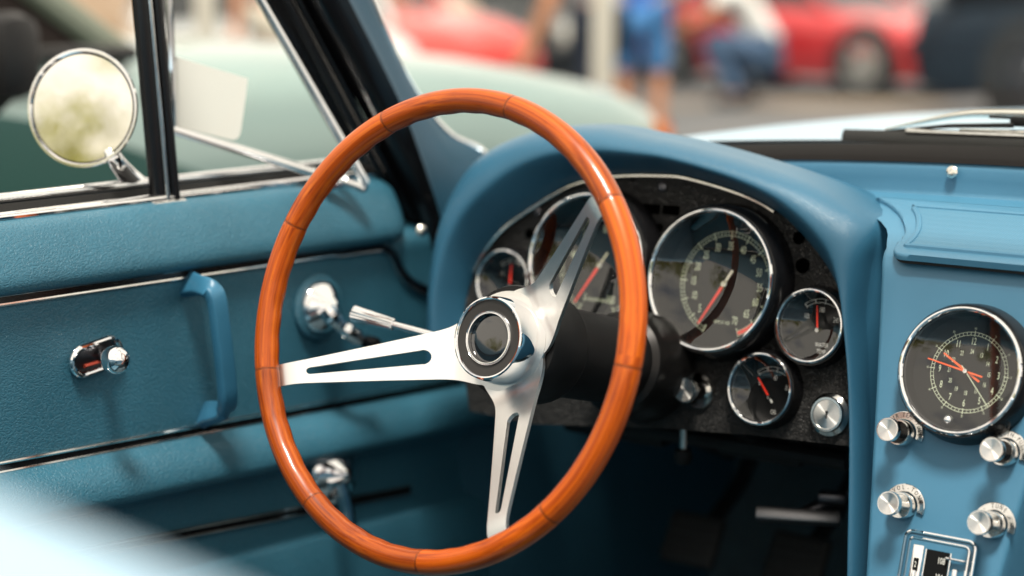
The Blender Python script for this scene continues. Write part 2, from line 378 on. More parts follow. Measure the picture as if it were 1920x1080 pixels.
# belt line: inner chrome, felt channel, outer chrome
mb = MB(); by = yl(-1.3, .36, 16)
bz = lambda y: .9505-.004*max(0, y-.1)-.016*(y+.1)*0
mb.tube([V(-.739, y, bz(y)) for y in by], .0075, 14, flat=.62)
mb.grid([[(-.745, y, bz(y)-.001) for y in by], [(-.750, y, bz(y)-.010) for y in by], [(-.778, y, bz(y)-.010) for y in by], [(-.782, y, bz(y)+.006) for y in by]], m=1)
mb.tube([V(-.787, y, bz(y)+.010) for y in by], .0052, 14)
mb.build('belt_molding', [CHROME, RUBBER], door)
# lock knob in its escutcheon
c = ax(178, 668, -.7035); mb = MB(); out_ = []; inn = []
for k in range(48):
    a = 2*math.pi*k/48; d_ = .0145 if math.cos(a) > 0 else -.0145
    py, pz = d_+.0140*math.cos(a), .0130*math.sin(a)
    q = V(0, py*math.cos(.12)-pz*math.sin(.12), py*math.sin(.12)+pz*math.cos(.12)); out_.append(c+q*1.0+V(.002, 0, 0)); inn.append(c+q*.86+V(-.0002, 0, 0))
mb.tube(out_, .0030, 10, closed=True)
k0 = len(mb.v); mb.add(inn, [list(range(48))], m=1)
mb.tube([c+V(.0005, -.014, -.0070), c+V(.0005, .010, -.0055)], .0035, 8, m=2, flat=.5)
bl = ax(217, 675, -.655)
mb.tube([c+V(-.004, .012, .002), bl+V(-.012, 0, 0)], [.0058, .0052], 14)
mb.lathe([(.006, -.016), (.0075, -.013), (.0105, -.010), (.0125, -.005), (.0132, 0), (.0125, .0045), (.010, .0085), (.0055, .0115), (.0001, .0125)], 32, frame(bl, (1, -.15, 0)))
mb.build('lock_knob', [CHROME, STEELD, mat('red_primer', (.25, .03, .015), .6)], door)
# pull handle
hp = [ax(352, 532, -.7045), ax(366, 534, -.690), ax(384, 538, -.668), ax(399, 546, -.655), ax(407, 566, -.651), ax(413, 610, -.650), ax(419, 660, -.650), ax(424, 705, -.651), ax(427, 745, -.653), ax(424, 766, -.660), ax(412, 772, -.672), ax(396, 774, -.688), ax(384, 778, -.7045)]
hp = catmull(hp, 4); n = len(hp)
rad = [(.0095 if 6 < i < n-9 else .0095+.0040*(1-i/6 if i <= 6 else (i-n+10)/9)) for i in range(n)]
mb = MB()
for k in (0,):
    P = []
    for i, p in enumerate(hp):
        t = (hp[min(i+1, n-1)]-hp[max(i-1, 0)]).normalized(); wv = V(0, 1, .12) if abs(t.z) > .5 else V(0, .55, .9)
        wv = (wv-t*wv.dot(t)).normalized(); uv_ = t.cross(wv); ring = []
        for q in range(20):
            a = 2*math.pi*q/20; ca, sa = math.cos(a), math.sin(a)
            ring.append(p+wv*rad[i]*math.copysign(abs(ca)**.38, ca)+uv_*.0058*math.copysign(abs(sa)**.38, sa))
        P.append(ring)
    mb.grid(P, cv=True)
mb.build('pull_handle', HANDLEP, door, angle=60)
# cranks
def crank(px, py, R0, tips, base=True, x0=-.7045):
    b0 = ax(px, py, x0); Mx = frame(b0, (1, -.05, .08)); m_ = MB()
    if base: m_.lathe([(R0*1.28, 0), (R0*1.27, .004), (R0*1.15, .0062), (R0*.9, .0062)], 48, Mx, 1)
    m_.lathe([(R0*1.02, .004), (R0*1.02, .008), (R0*.97, .0105), (R0*.86, .0135), (R0*.60, .0185), (R0*.40, .023), (R0*.22, .028), (R0*.12, .030), (.0001, .031)], 48, Mx, 0)
    pts = [ax(x, y, X) for x, y, X, r in tips]
    m_.tube(catmull(pts[:-1], 4), catmull_r([r for *_, r in tips[:-1]], 4), 10, m=0)
    x, y, X, r = tips[-1]; kn = ax(x, y, X)
    m_.lathe([(.0035, -.004), (r*.8, .0), (r, .006), (r*1.05, .016), (r*.9, .022), (.0001, .024)], 20, frame(kn, (1, -.2, 0)), 2)
    return m_.build('window_crank', [CHROME, DOORV, BLACKM], door)
def catmull_r(r, n): return [p.x for p in catmull([(a, 0, 0) for a in r], n)]
crank(594, 575, .0270, [(612, 580, -.678, .010), (624, 596, -.672, .0095), (640, 612, -.668, .0075), (652, 622, -.664, .0092), (668, 632, -.660, .0085), (678, 638, -.657, .006), (682, 640, -.668, .0075)])
crank(618, 886, .033, [(636, 908, -.668, .0085), (643, 930, -.664, .0085), (650, 957, -.660, .0080), (655, 985, -.656, .007), (660, 1000, -.655, .0065), (662, 1004, -.665, .009)], base=False, x0=-.700)

# ---- outside mirror
mc = ad(157, 203, 1.85); mn = V(.40, -.90, .13).normalized(); MM = frame(mc, mn) @ S(.955, .955, .955)
mb = MB(); mb.lathe([(.0001, -.036), (.022, -.033), (.044, -.022), (.056, -.008), (.0605, .002), (.0600, .0045), (.0575, .0045), (.0548, .001), (.0545, -.001)], 64, caps=False)
mir = mb.build('side_mirror', CHROME, car, MM, label='round chrome outside mirror')
mb = MB(); R_ = 12.; mb.lathe([(r, math.sqrt(R_*R_-r*r)-R_+.0022) for r in (.0546, .045, .035, .025, .015, .008, .0001)], 64, caps=False)
mb.build('mirror_glass', MIRROR, mir, MM)
mb = MB(); b0 = ax(262, 362, -.80); t0 = mc+V(.030, .01, -.047)
mb.tube(catmull([t0+V(-.02, .01, .022), t0, lerp(t0, b0, .5), b0, b0+V(0, 0, -.015)], 4), catmull_r([.006, .0085, .0105, .0150, .0185], 4), 18, flat=.75)
mb.build('mirror_arm', CHROME, mir)

# ---- vent window: division post, swung-out wing with pane
mb = MB()
for px, w_, X, m_ in ((276, .0175, -.742, 0), (306, .0110, -.736, 0), (293, .0045, -.733, 1)):
    a, b = ax(px-12, 0, X), ax(px+22, 372, X); d = (a-b).normalized(); a = b+d*.38; b = b-d*.02
    mb.tube([b, a], w_/2, 12, m=m_, flat=1.0)
mb.box(.03, .044, .012, T(*ax(303, 385, -.742)), .003, m=1)
vent = mb.build('vent_window', [BLACKM, CHROME_W], car)
A0, B0 = ax(325, 243, -.80), ax(686, 353, -.685); wn = (B0-A0).cross(V(0, 0, 1)).normalized()
B1 = apl(667, 311, B0, wn); T1 = apl(484, -10, B0, wn); T2 = B1+(T1-B1)*1.6
mb = MB()
mb.tube(catmull([T2, T1, B1, lerp(B1, B0, .72), lerp(B0, A0, .02)+V(0, 0, -.0015), lerp(B0, A0, .07), lerp(B0, A0, .4), A0], 8), .0062, 12, m=0, flat=.8)
mb.tube([A0, A0+V(0, 0, .28)], .004, 10)
mb.tube([lerp(B0, A0, .10)+V(0, 0, .003), lerp(B0, A0, .22)+V(0, 0, -.012)], .006, 10)
mb.build('wing_frame', CHROME, vent)
off = wn*.003
mb = MB(); mb.add([A0-off, B0-off, B1-off, T2-off, A0+V(0, 0, .28)-off, A0+off, B0+off, B1+off, T2+off, A0+V(0, 0, .28)+off], [(0, 1, 2, 3, 4), (9, 8, 7, 6, 5)])
mb.build('glass_pane', PANE, vent, flip=False)

# ---- windshield pillar
ra = [(545, -40, -.735), (565, 0, -.735), (640, 140, -.735), (700, 252, -.735), (745, 345, -.735), (772, 410, -.735), (788, 468, -.73), (822, 505, -.725)]
rb = [(600, -40, -.70), (622, 0, -.70), (690, 130, -.70), (742, 230, -.70), (778, 320, -.70), (802, 400, -.70), (822, 465, -.70), (850, 515, -.70)]
rc = [(652, -40, -.71), (670, 0, -.71), (722, 105, -.708), (758, 190, -.705), (785, 270, -.70), (812, 340, -.70), (836, 420, -.695), (870, 500, -.69)]
rd = [(676, -40, -.735), (697, 0, -.735), (746, 112, -.735), (792, 192, -.735), (845, 252, -.73), (912, 290, -.715), (940, 380, -.68), (940, 480, -.67)]
RA, RB_, RC, RD = [catmull([ax(*p) for p in r], 6) for r in (ra, rb, rc, rd)]
mid = [lerp(a, b, .5)+V(.010, -.004, 0) for a, b in zip(RB_, RC)]; ab = [lerp(a, b, .5)+V(.012, -.006, 0) for a, b in zip(RA, RB_)]
cdm = [lerp(a, b, .5)+V(.008, -.004, .0) for a, b in zip(RC, RD)]
pil = MB().grid([mid, RC, cdm, RD]).build('windshield_pillar', mat('pillar_blue', (.013, .056, .094), .5, spec=.25, bump=('leather', 600, .2, .0005)), car, angle=60)
MB().grid([RA, ab, RB_, mid]).build('pillar_trim', mat('pillar_black', (.012, .012, .014), .12, .35), pil, angle=60)
mb = MB(); mb.tube(RD[:31]+[ax(1010, 296, -.66)], .0035, 10); mb.tube([p+V(-.012, .01, .0) for p in RD[:31]], .004, 8, m=1)
mb.build('windshield_trim', [CHROME, RUBBER], pil)
mb = MB(); se = catmull([ax(x, y, -.745) for x, y in ((478, -40), (500, 0), (575, 145), (640, 270), (690, 340), (735, 380), (760, 440), (785, 490), (830, 520))], 5)
RA2 = catmull([p for p in RA[::6]]+[], 5)[:len(se)]
n2 = min(len(se), len(RA2)); mb.grid([[p for p in se[:n2]], [lerp(a, b, .5)+V(.012, 0, 0) for a, b in zip(se[:n2], RA2[:n2])], [p+V(-.006, 0, 0) for p in RA2[:n2]]])
for q in (.35, .7): mb.tube([lerp(a, b, q)+V(.010, 0, 0) for a, b in zip(se[:n2], RA2[:n2])][:30], .004, 8)
mb.build('weatherstrip', BLACKM, pil, angle=60)
MB().lathe([(.0065, 0), (.006, .002), (.003, .004), (.0001, .0044)], 20, frame(ax(790, 433, -.685), (.8, -.6, .1))).build('trim_screw', GLINT, pil)

# ---- windshield glass, seal, header
def crown(x): return -.09*x*x
def wy(x): return -.18*max(0, abs(x)-.05)**2
xs = [-.70+1.40*i/40 for i in range(41)]
mb = MB(); gl = []
for s_ in (0, .003):
    gl.append([[(x*(1-.12*t), .505+wy(x)-.345*t+s_, 1.000+crown(x)+.36*t-.06*t*t) for x in xs] for t in (0, .2, .4, .6, .8, 1)])
mb.grid(gl[0]).grid(gl[1])
ws = mb.build('windshield', PANE, car, angle=80, flip=False)
xs_ = [-.52+1.22*i/40 for i in range(41)]
mb = MB(); mb.grid([[(x, .452+wy(x), .991+crown(x)) for x in xs_], [(x, .458+wy(x), .996+crown(x)) for x in xs_], [(x, .485+wy(x), 1.0005+crown(x)) for x in xs_], [(x, .50+wy(x), 1.004+crown(x)) for x in xs_], [(x, .518+wy(x), 1.003+crown(x)) for x in xs_], [(x, .55+wy(x), .985+crown(x)) for x in xs_]])
mb.build('windshield_seal', mat('seal_rubber', (.006, .005, .005), .8, spec=.15), ws, angle=60)
mb = MB(); mb.tube([gl[0][5][j] for j in range(41)], .016, 12); mb.tube([gl[0][k][40] for k in range(6)], .016, 12); mb.build('windshield_header', CHROME_W, ws)

# ---- wiper
mb = MB(); b1, b2 = ay(1578, 254, .535), ay(1990, 268, .535)
P = [[b1+V(0, 0, .0), b2], [b1+V(0, .004, .006), b2+V(0, .004, .007)], [b1+V(0, .009, .006), b2+V(0, .009, .007)], [b1+V(0, .011, -.006), b2+V(0, .011, -.008)], [b1+V(0, 0, -.006), b2+V(0, 0, -.009)]]
mb.grid(P, cu=True); mb.add([P[i][0] for i in range(5)], [(0, 1, 2, 3, 4)])
wip = mb.build('wiper', RUBBER, car, label='wiper with black rubber blade at the windshield base')
mb = MB(); mb.tube(catmull([ay(1660, 243, .55), ay(1720, 230, .555), ay(1800, 216, .56), ay(1860, 213, .565), ay(1990, 216, .57)], 5), catmull_r([.0015, .003, .0042, .005, .006], 5), 10, flat=.8)
mb.tube([ay(1800, 246, .545), ay(1990, 250, .545)], .0025, 8)
mb.build('wiper_arm', GLINT, wip)
mb = MB(); mb.tube([ay(1655, 246, .54), ay(1780, 236, .54), ay(1900, 235, .54)], [.001, .0022, .0025], 8); mb.box(.07, .008, .010, T(*ay(1960, 230, .55)), .002); mb.box(.028, .003, .003, T(*ay(1880, 220, .552)), .001)
mb.build('blade_bridge', BLACKP, wip)
mb = MB(); mb.tube([ay(1700, 246, .538), ay(1990, 258, .538)], .0028, 8); mb.build('blade_rail', CHROME_W, wip)

# ---- dash band under the windshield
mb = MB(); P = []
for yy, zz in ((.40, .945), (.445, .957), (.4495, .959), (.451, .964), (.4515, .975), (.452, .984), (.4535, .989), (.457, .9925), (.463, .994)):
    P.append([(x, yy+wy(x), zz+crown(x)*.8) for x in [-.50+1.20*i/40 for i in range(41)]])
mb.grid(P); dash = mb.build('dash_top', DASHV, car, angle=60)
sc_ = ay(1788, 323, .4505)
MB().lathe([(.0001, .0005), (.0045, .0006), (.0056, .0013), (.0058, .0022), (.004, .0034), (.0016, .0036), (.0014, .003), (.0001, .003)], 24, frame(sc_+V(0, wy(sc_.x)-.001, 0), (0, -.95, .2)) @ S(1, 1, 1.3)).build('dash_screw', GLINT, dash)

# ---- instrument hood: one padded roll round the instruments
st = [((868, 700), (812, 700), .022), ((868, 640), (815, 640), .024), ((870, 590), (818, 590), .026), ((880, 540), (822, 535), .028), ((905, 480), (832, 455), .03), ((945, 430), (850, 385), .032), ((1000, 390), (885, 320), .034), ((1040, 365), (935, 276), .034),
      ((1080, 345), (1008, 246), .034), ((1130, 333), (1075, 236), .034), ((1180, 328), (1150, 238), .034), ((1240, 328), (1228, 254), .034), ((1290, 332), (1312, 272), .034), ((1380, 358), (1432, 306), .034),
      ((1445, 388), (1540, 345), .034), ((1490, 425), (1607, 385), .032), ((1530, 470), (1640, 416), .030), ((1560, 515), (1648, 450), .027), ((1583, 570), (1636, 505), .024), ((1598, 640), (1627, 580), .022), ((1604, 720), (1630, 665), .020),
      ((1605, 800), (1634, 765), .019), ((1603, 900), (1637, 880), .019), ((1600, 1000), (1637, 990), .019), ((1597, 1120), (1637, 1120), .019)]
SI = catmull([apl(*a, PAN, NC) for a, b, c_ in st], 4); SO = catmull([apl(*b, PAN, NC) for a, b, c_ in st], 4); SB = catmull_r([c_ for a, b, c_ in st], 4)
LIP = catmull([(0, 0, 0), (.10, .32, 0), (.22, .68, 0), (.32, .92, 0), (.40, 1.0, 0), (.52, .985, 0), (.66, .89, 0), (.80, .70, 0), (.92, .40, 0), (1, 0, 0)], 3)
P = []; nS = len(SI)
for i in range(nS):
    I_, O_, b_ = SI[i], SO[i], SB[i]; row = [I_-NC*.012]
    for p_ in LIP: row.append(I_+(O_-I_)*p_.x+NC*b_*p_.y*1.35)
    t = i/(nS-1); top = max(0, math.sin(math.pi*max(0, min(1, (t-.1)/.62))))
    o_ = (O_-I_).normalized()
    if t > .64:
        for q in ((.008, .010, -.002), (.022, .022, -.006), (.045, .04, -.01), (.07, .06, -.012)): row.append(O_+V(*q))
    else:
     for dy, dz in ((.03, 0), (.07, -.012), (.11, -.04), (.14, -.075)): row.append(O_+V(0, dy, dz*top)-o_*(.0 if top > .2 else .002))
    P.append(row)
MB().grid(P).build('instrument_hood', PODV, car, angle=80)

# ---- instrument panel
SIo = [apl(*a, PAN, NC) for a, b, c_ in st]
G0 = frame(PAN, NC); G0i = G0.inverted()
poly = [G0i @ (p+(p-V(-.36, .33, .85)).normalized()*.004) for p in SI[4:85]]+[G0i @ apl(x, y, PAN, NC) for x, y in ((1602, 838), (1500, 826), (1400, 815), (1240, 803), (1000, 795), (880, 770))]
mb = MB(); mb.prism([(p.x, p.y) for p in poly], -.012, 0, X=G0)
for x, y, dx, dy in ((1222, 392, .0125, .0048), (1258, 394, .0125, .0048)): mb.box(dx*2*.8, dy*2, .002, G0 @ T(*(G0i @ apl(x, y, PAN, NC))), .0008, m=1)
for x, y, r_ in ((1236, 428, .0038), (1505, 498, .0058), (993, 438, .004), (1498, 446, .005)): mb.lathe([(r_*1.25, 0), (r_*1.2, .0012), (r_, .0014), (r_*.95, -.001), (.0001, -.001)], 24, frame(apl(x, y, PAN, NC), NC), m=1)
panel = mb.build('instrument_panel', [CLUSTER, HOLE_SHADE], car)
mb = MB(); mb.tube([p+NC*.0035+(V(-.36, .33, .85)-p).normalized()*.0016 for p in SI[14:58]], .0022, 10); mb.build('panel_trim', CHROME_W, panel)
for x, y in ((1243, 351), (1008, 396)):
    MB().lathe([(.0052, 0), (.005, .0018), (.003, .003), (.0012, .0031), (.0011, .0022), (.0001, .0022)], 20, frame(apl(x, y, PAN, NC), NC)).build('panel_screw', STEELD, panel)

# ---- gauges
def dial_text(mb, s, x, y, h, sx=.62, m=0, z=0.0, rot=0.0):
    mb.mesh(text_mesh(s), m, T(x, y, z) @ RZ(rot) @ S(h*sx*1.38, h*1.38, 1))
def tick(mb, a, r0, r1, wd, m=0):
    ca, sa = math.cos(a), math.sin(a); X_, Y_ = V(ca, sa, 0), V(-sa, ca, 0)
    mb.add([X_*r0-Y_*wd/2, X_*r1-Y_*wd/2, X_*r1+Y_*wd/2, X_*r0+Y_*wd/2], [(0, 1, 2, 3)], m)
def arc(mb, r0, r1, a0, a1, n=60, m=0):
    mb.grid([[(r*math.cos(lerp(a0, a1, i/n)), r*math.sin(lerp(a0, a1, i/n)), 0) for i in range(n+1)] for r in (r0, r1)], m)
def gauge(name, o, n, Rr, mark, hands, depth=.026, sd_=1.0, rin=.93, pivot=(0, 0), lens_r=1.7, hub=.0035):
    M = frame(o, n); mb = MB()
    mb.lathe([(Rr+.010*sd_, -.030*sd_), (Rr+.006*sd_, -.004), (Rr+.003, -.0006), (Rr-.001, -.0012), (Rr-.0035, -.002), (rin*Rr, -depth)], 64, caps=False)
    g = mb.build(name, BLACKM, car, M)
    w_ = .0021 if Rr > .045 else .0017
    MB().tube([(Rr*math.cos(a)*.997, Rr*math.sin(a)*.997, .0004) for a in [2*math.pi*i/96 for i in range(96)]], w_, 10, closed=True, up=(0, 0, 1)).build('bezel', CHROME, g, M)
    MB().lathe([(rin*Rr+.001, 0), (.0001, 0)], 64, caps=False).build('dial', DIAL, g, M @ T(0, 0, -depth), flip=False)
    mb = MB(); mark(mb, Rr); mb.build('dial_markings', [INK, INKW, REDN, DIAL], g, M @ T(pivot[0], pivot[1], -depth+.0006), flip=False)
    for k, (a, l0, l1, w0, w1, mt, tl, tm) in enumerate(hands):
        mb = MB(); z = -depth+.0045+k*.0014
        def blade(r0, r1, q0, q1, m_):
            ca, sa = math.cos(a), math.sin(a); X_, Y_ = V(ca, sa, 0), V(-sa, ca, 0)
            vs = [X_*r0-Y_*q0, X_*r1-Y_*q1, X_*r1+Y_*q1, X_*r0+Y_*q0]; vs = vs+[v+V(0, 0, .0009) for v in vs]
            mb.add(vs, [(3, 2, 1, 0), (4, 5, 6, 7), (0, 1, 5, 4), (1, 2, 6, 5), (2, 3, 7, 6), (3, 0, 4, 7)], m_)
        blade(l0, l1, w0, w1, 0)
        if tl: blade(-tl, -hub*.6, w0*.9, w0*.9, 1)
        mb.lathe([(hub, 0), (hub, .0016), (hub*.8, .0024), (hub*.45, .0024), (hub*.4, .0016), (.0001, .0016)], 24, T(0, 0, -.0004), 2)
        mb.build('needle', [mt, tm or INKW, CHROME_W], g, M @ T(pivot[0], pivot[1], z))
    rl = Rr*lens_r*2; mb = MB(); rr = Rr-.0022
    mb.lathe([(r, rl-math.sqrt(rl*rl-r*r)-(rl-math.sqrt(rl*rl-rr*rr))-.0014) for r in [rr*q/14 for q in range(14, 0, -1)]+[1e-5]], 64, caps=False)
    mb.build('gauge_lens', LENS, g, M)
    return g
def tach_marks(mb, Rr):
    r0 = .70*Rr
    arc(mb, r0-.0002, r0+.0003, R(-67.5), R(247.5), 90); arc(mb, r0+.0038, r0+.0043, R(-67.5), R(247.5), 90)
    for k in range(71):
        a = R(247.5-4.5*k); big = k % 5 == 0
        tick(mb, a, r0-(.003 if big else 0), r0+.0052 if big else r0+.004, .0009 if big else .0005)
        if big and k: dial_text(mb, str(k), .55*Rr*math.cos(a), .55*Rr*math.sin(a), .0082, .56)
    arc(mb, r0+.0003, r0+.0038, R(-67.5), R(-45), 20, 2)
    dial_text(mb, 'RPM X 100', 0, -.55*Rr, .0034, .8)
def speed_marks(mb, Rr):
    r0 = .70*Rr
    arc(mb, r0-.0002, r0+.0003, R(-65), R(245), 90); arc(mb, r0+.0038, r0+.0043, R(-65), R(245), 90)
    for k in range(33):
        a = R(245-310/32*k); big = k % 4 == 0
        tick(mb, a, r0-(.003 if big else 0), r0+.0052 if big else r0+.004, .0009 if big else .0005)
        if big: dial_text(mb, str(k*5), .55*Rr*math.cos(a), .55*Rr*math.sin(a), .0085, .56)
    dial_text(mb, 'MILES PER HOUR', 0, -.52*Rr, .0034, .7)
def small_marks(labels, words, a0=128, a1=40):
    def f(mb, Rr):
        r0 = .78*Rr
        arc(mb, r0-.0004, r0, R(a1), R(a0), 30, 1); arc(mb, r0+.0030, r0+.0034, R(a1), R(a0), 30, 1)
        for k in range(5): tick(mb, R(lerp(a0, a1, k/4)), r0-(.0012 if k % 2 == 0 else 0), r0+.0036 if k % 2 == 0 else r0+.003, .0007, 1)
        for s, a in labels: dial_text(mb, s, .57*Rr*math.cos(R(a)), .57*Rr*math.sin(R(a)), .0050, .55, 1)
        for i, s in enumerate(words): dial_text(mb, s, .004, -.0135-.0062*i, .0042, .7, 1)
    return f
def clock_marks(mb, Rr):
    r0 = .60*Rr
    arc(mb, r0-.0002, r0+.0002, 0, 2*math.pi, 96); arc(mb, r0+.0024, r0+.0028, 0, 2*math.pi, 96)
    for k in range(60): tick(mb, R(90-6*k), r0-(.0008 if k % 5 == 0 else 0), r0+(.0040 if k % 5 == 0 else .0025), .0006 if k % 5 == 0 else .0004)
    for k in range(1, 13):
        a = R(90-30*k); dial_text(mb, str(k), .50*Rr*math.cos(a), .50*Rr*math.sin(a), .0062, .55)
        dial_text(mb, str(k+12), .335*Rr*math.cos(a), .335*Rr*math.sin(a), .0040, .55)
        dial_text(mb, str(k*5), .71*Rr*math.cos(a), .71*Rr*math.sin(a), .0020, .7)
def gp(x, y, h=.028): return apl(x, y, PAN+NC*h, NC)
W_ = INKW
gauge('tachometer', gp(1330, 525), NC, .0672, tach_marks, [(R(240), .003, .047, .0014, .0008, REDN, .016, CHROME_W)], pivot=(.004, -.002))
gauge('speedometer', gp(1096, 490), NC, .0672, speed_marks, [(R(238), .003, .047, .0014, .0008, REDN, .016, CHROME_W)], pivot=(.004, -.002))
gauge('temperature_gauge', gp(1517, 611, .0155), NC, .0335, small_marks([('100', 142), ('180', 90), ('240', 35)], ['WATER', 'TEMP']), [(R(98), .001, .023, .0008, .0004, REDN, 0, None)], pivot=(.004, -.003), hub=.0024, depth=.0145, sd_=.6)
gauge('oil_gauge', gp(1424, 729, .0155), NC, .0328, small_marks([('0', 140), ('40', 85), ('80', 35)], ['OIL']), [(R(130), .001, .022, .0008, .0004, REDN, .006, INKW)], pivot=(.006, -.007), hub=.0024, depth=.0145, sd_=.6)
gauge('fuel_gauge', gp(942, 528, .0155), NC, .0325, small_marks([('E', 140), ('F', 40)], ['FUEL']), [(R(93), .001, .022, .0011, .0007, REDN, 0, None)], pivot=(.003, -.003), hub=.0024, depth=.0145, sd_=.6)
ck = apl(1799, 695, KP, NK)
gauge('dash_clock', apl(1799, 695, KP+NK*.021, NK), NK, .0522, clock_marks, [(R(150), .002, .026, .0009, .0006, ORN, .014, ORN), (R(169), .002, .036, .0007, .0005, ORN, .015, ORN), (R(-48), .001, .036, .0002, .0002, INK, .006, INK)], depth=.0175, hub=.0022, sd_=.8, pivot=(.001, .001))
MB().sphere(.0048, frame(apl(1778, 788, KP+NK*.010, NK), NK)).build('setting_knob', CHROME, bpy.data.objects['dash_clock'])

# ---- panel switches
def knob(name, base, nrm, Rc, Rk, Lk, parent=car):
    M = frame(base, nrm); mb = MB()
    mb.lathe([(Rc, 0), (Rc, .003), (Rc*.94, .0045), (Rc*.80, .0045), (Rc*.78, .002), (Rc*.45, .002)], 40, caps=False)
    mb.lathe([(Rk*.42, 0), (Rk*.42, Lk*.55), (Rk*.6, Lk*.7), (Rk*.9, Lk*.78), (Rk, Lk*.84), (Rk, Lk*.97), (Rk*.95, Lk), (Rk*.86, Lk)], 40, caps=False)
    k = mb.build(name, CHROME_W, parent, M)
    MB().lathe([(Rk*.87, Lk*.995), (Rk*.5, Lk*.985), (.0001, Lk*.975)], 48, caps=False).build('knob_face', SPUN, k, M)
    return k
knob('light_switch', apl(1313, 733, PAN, NC), NC, .0175, .0125, .030)
ig = apl(1551, 777, PAN+NC*.008, NC); M = frame(ig, NC); mb = MB()
mb.lathe([(.020, -.008), (.020, -.004), (.0165, -.001), (.0165, .001), (.0158, .0022), (.0138, .0022), (.0132, .001)], 48, caps=False, m=0)
lock = mb.build('ignition_lock', [CHROME_W], car, M)
MB().lathe([(.0133, .0012), (.0001, .0016)], 48, caps=False).build('lock_face', SPUN, lock, M)
mb = MB(); mb.prism([(.0015*math.cos(a), .0015*math.sin(a)) for a in [2*math.pi*k/14 for k in range(14)]], .0012, .0021, X=T(0, .002, 0)); mb.box(.0014, .0055, .0008, T(.0002, -.0012, .0017)); mb.build('key_slot', BLACKM, lock, M)

# ---- centre stack
cp = [(.165, .53), (.19, .628), (.213, .704), (.235, .775), (.254, .837), (.270, .889), (.2765, .909), (.2815, .9185), (.2885, .9252), (.306, .9305), (.36, .942), (.45, .9595)]
hwt = [(.53, .052), (.628, .0555), (.704, .064), (.775, .073), (.837, .081), (.889, .0880), (.909, .0910), (.9185, .0935), (.9252, .0955), (.9305, .1020), (.942, .135), (.9595, .24)]
pc = catmull([(hwt[i][1], a, b) for i, (a, b) in enumerate(cp)], 4); P = []
for i, p in enumerate(pc):
    h = p.x; t = i/(len(pc)-1); k = min(1, max(0, (t-.6)/.25)); dn = V(0, .10, -.03); row = []
    for q, u_ in ((0, 1), (0, .12), (.0015, .045), (.0024, .012), (.006, 0)): row.append(V(-h+q, p.y, p.z)+dn*u_)
    for q in range(1, 12): row.append(V(-h+.006+(2*h-.012)*q/12, p.y, p.z))
    for q, u_ in ((.006, 0), (.0024, .012), (.0015, .045), (0, .12), (0, 1)): row.append(V(h-q, p.y, p.z)+dn*u_)
    P.append(row)
con = MB().grid(P).build('center_console', DASHV, car, angle=80)
GN = V(0, -.195, .98).normalized(); GP = V(0, .31, .9302); GM = frame(GP, GN, (0, 1, 0)); GMi = GM.inverted()
def onG(x, y, h=0): q = GMi @ apl(x, y, GP+GN*h, GN); return (q.x, q.y)
o_l = [(p.x, p.y) for p in catmull([Vector((*onG(x, y, .006), 0)) for x, y in ((1642, 368), (1668, 382), (1688, 402), (1697, 428), (1690, 447), (1677, 461), (1676, 470), (1688, 476), (1720, 479))], 5)]
o_r = [(-x, y) for x, y in o_l][::-1]
gc_ = lambda q: [(x*.985, .06+(y-.06)*.972) for x, y in q]
mb = MB(); mb.prism(gc_(o_l+o_r), -.003, .0006, X=GM); mb.build('grille_shadow_line', RUBBER, con)  # dark base added under the frame to paint its shadow line
mb = MB(); mb.prism(o_l+o_r, .0006, .0062, X=GM, bev=.0024); gf = mb.build('grille_frame', DASHV, con, angle=50)
i_l = [(p.x, p.y) for p in catmull([Vector((*onG(x, y, .0075), 0)) for x, y in ((1712, 386), (1722, 405), (1722, 428), (1712, 446), (1700, 458), (1712, 460))], 5)]
i_r = [(-x, y) for x, y in i_l][::-1]
mb = MB(); mb.tube([(x, y, .0062) for x, y in i_l+i_r], .0030, 8, closed=True, X=GM); mb.build('grille_rim', DASHV, gf)
mb = MB(); mb.prism(i_l+i_r, .0062, .0071, X=GM); mb.build('speaker_grille', GRILLE, gf)

def arc_text(mb, s, r, a_mid, h, step, m=1):
    a = a_mid+step*(len(s)-1)/2
    for ch in s:
        if ch != ' ': mb.mesh(text_mesh(ch), m, RZ(R(a-90)) @ T(0, r, .0017) @ S(h*.95, h*1.35, 1))
        a -= step
def stack_knob(px, py, words, cup, mid=70, step=13):
    b0 = apl(px, py, KP, NK); M = frame(b0+NK*.0008, NK); mb = MB()
    mb.lathe([(.0112, 0), (.0112, .0096), (.0106, .0108), (.0094, .0108), (.0090, .004 if cup else .0095), (.004, .004 if cup else .0095)], 40, caps=False)
    mb.lathe([(.0042, .004), (.0042, .016), (.0052, .022), (.0085, .0245), (.0100, .0265), (.0100, .0305), (.0096, .0318), (.0088, .0318)], 40, caps=False)
    k = mb.build('control_knob', CHROME_W, car, M)
    MB().lathe([(.0089, .0316), (.005, .0312), (.0001, .0308)], 48, caps=False).build('knob_face', SPUN, k, M)
    if cup: MB().lathe([(.0091, .0042), (.0035, .0042)], 40, caps=False).build('knob_cup', BLACKM, k, M)
    mb = MB(); a0, a1 = R(-14), R(158)
    prof_ = [(.0122, 0), (.0122, .0010), (.0128, .0015), (.0182, .0015), (.0188, .0010), (.0188, 0)]
    mb.lathe(prof_, 48, None, 0, caps=False, a0=a0, a1=a1)
    arc_text(mb, words, .0156, mid, .0040, step)
    mb.build('legend_plate', [CHROME_W, BLACKM], k, M, flip=False)
stack_knob(1694, 813, 'AIR TEMP-PULL', True, 72, 11.5)
stack_knob(1887, 850, 'AIR-IN-PULL', True, 78, 12)
stack_knob(1696, 949, 'VOL-TONE', False, 76, 16)
stack_knob(1864, 985, '- TUNE -', False, 80, 14)
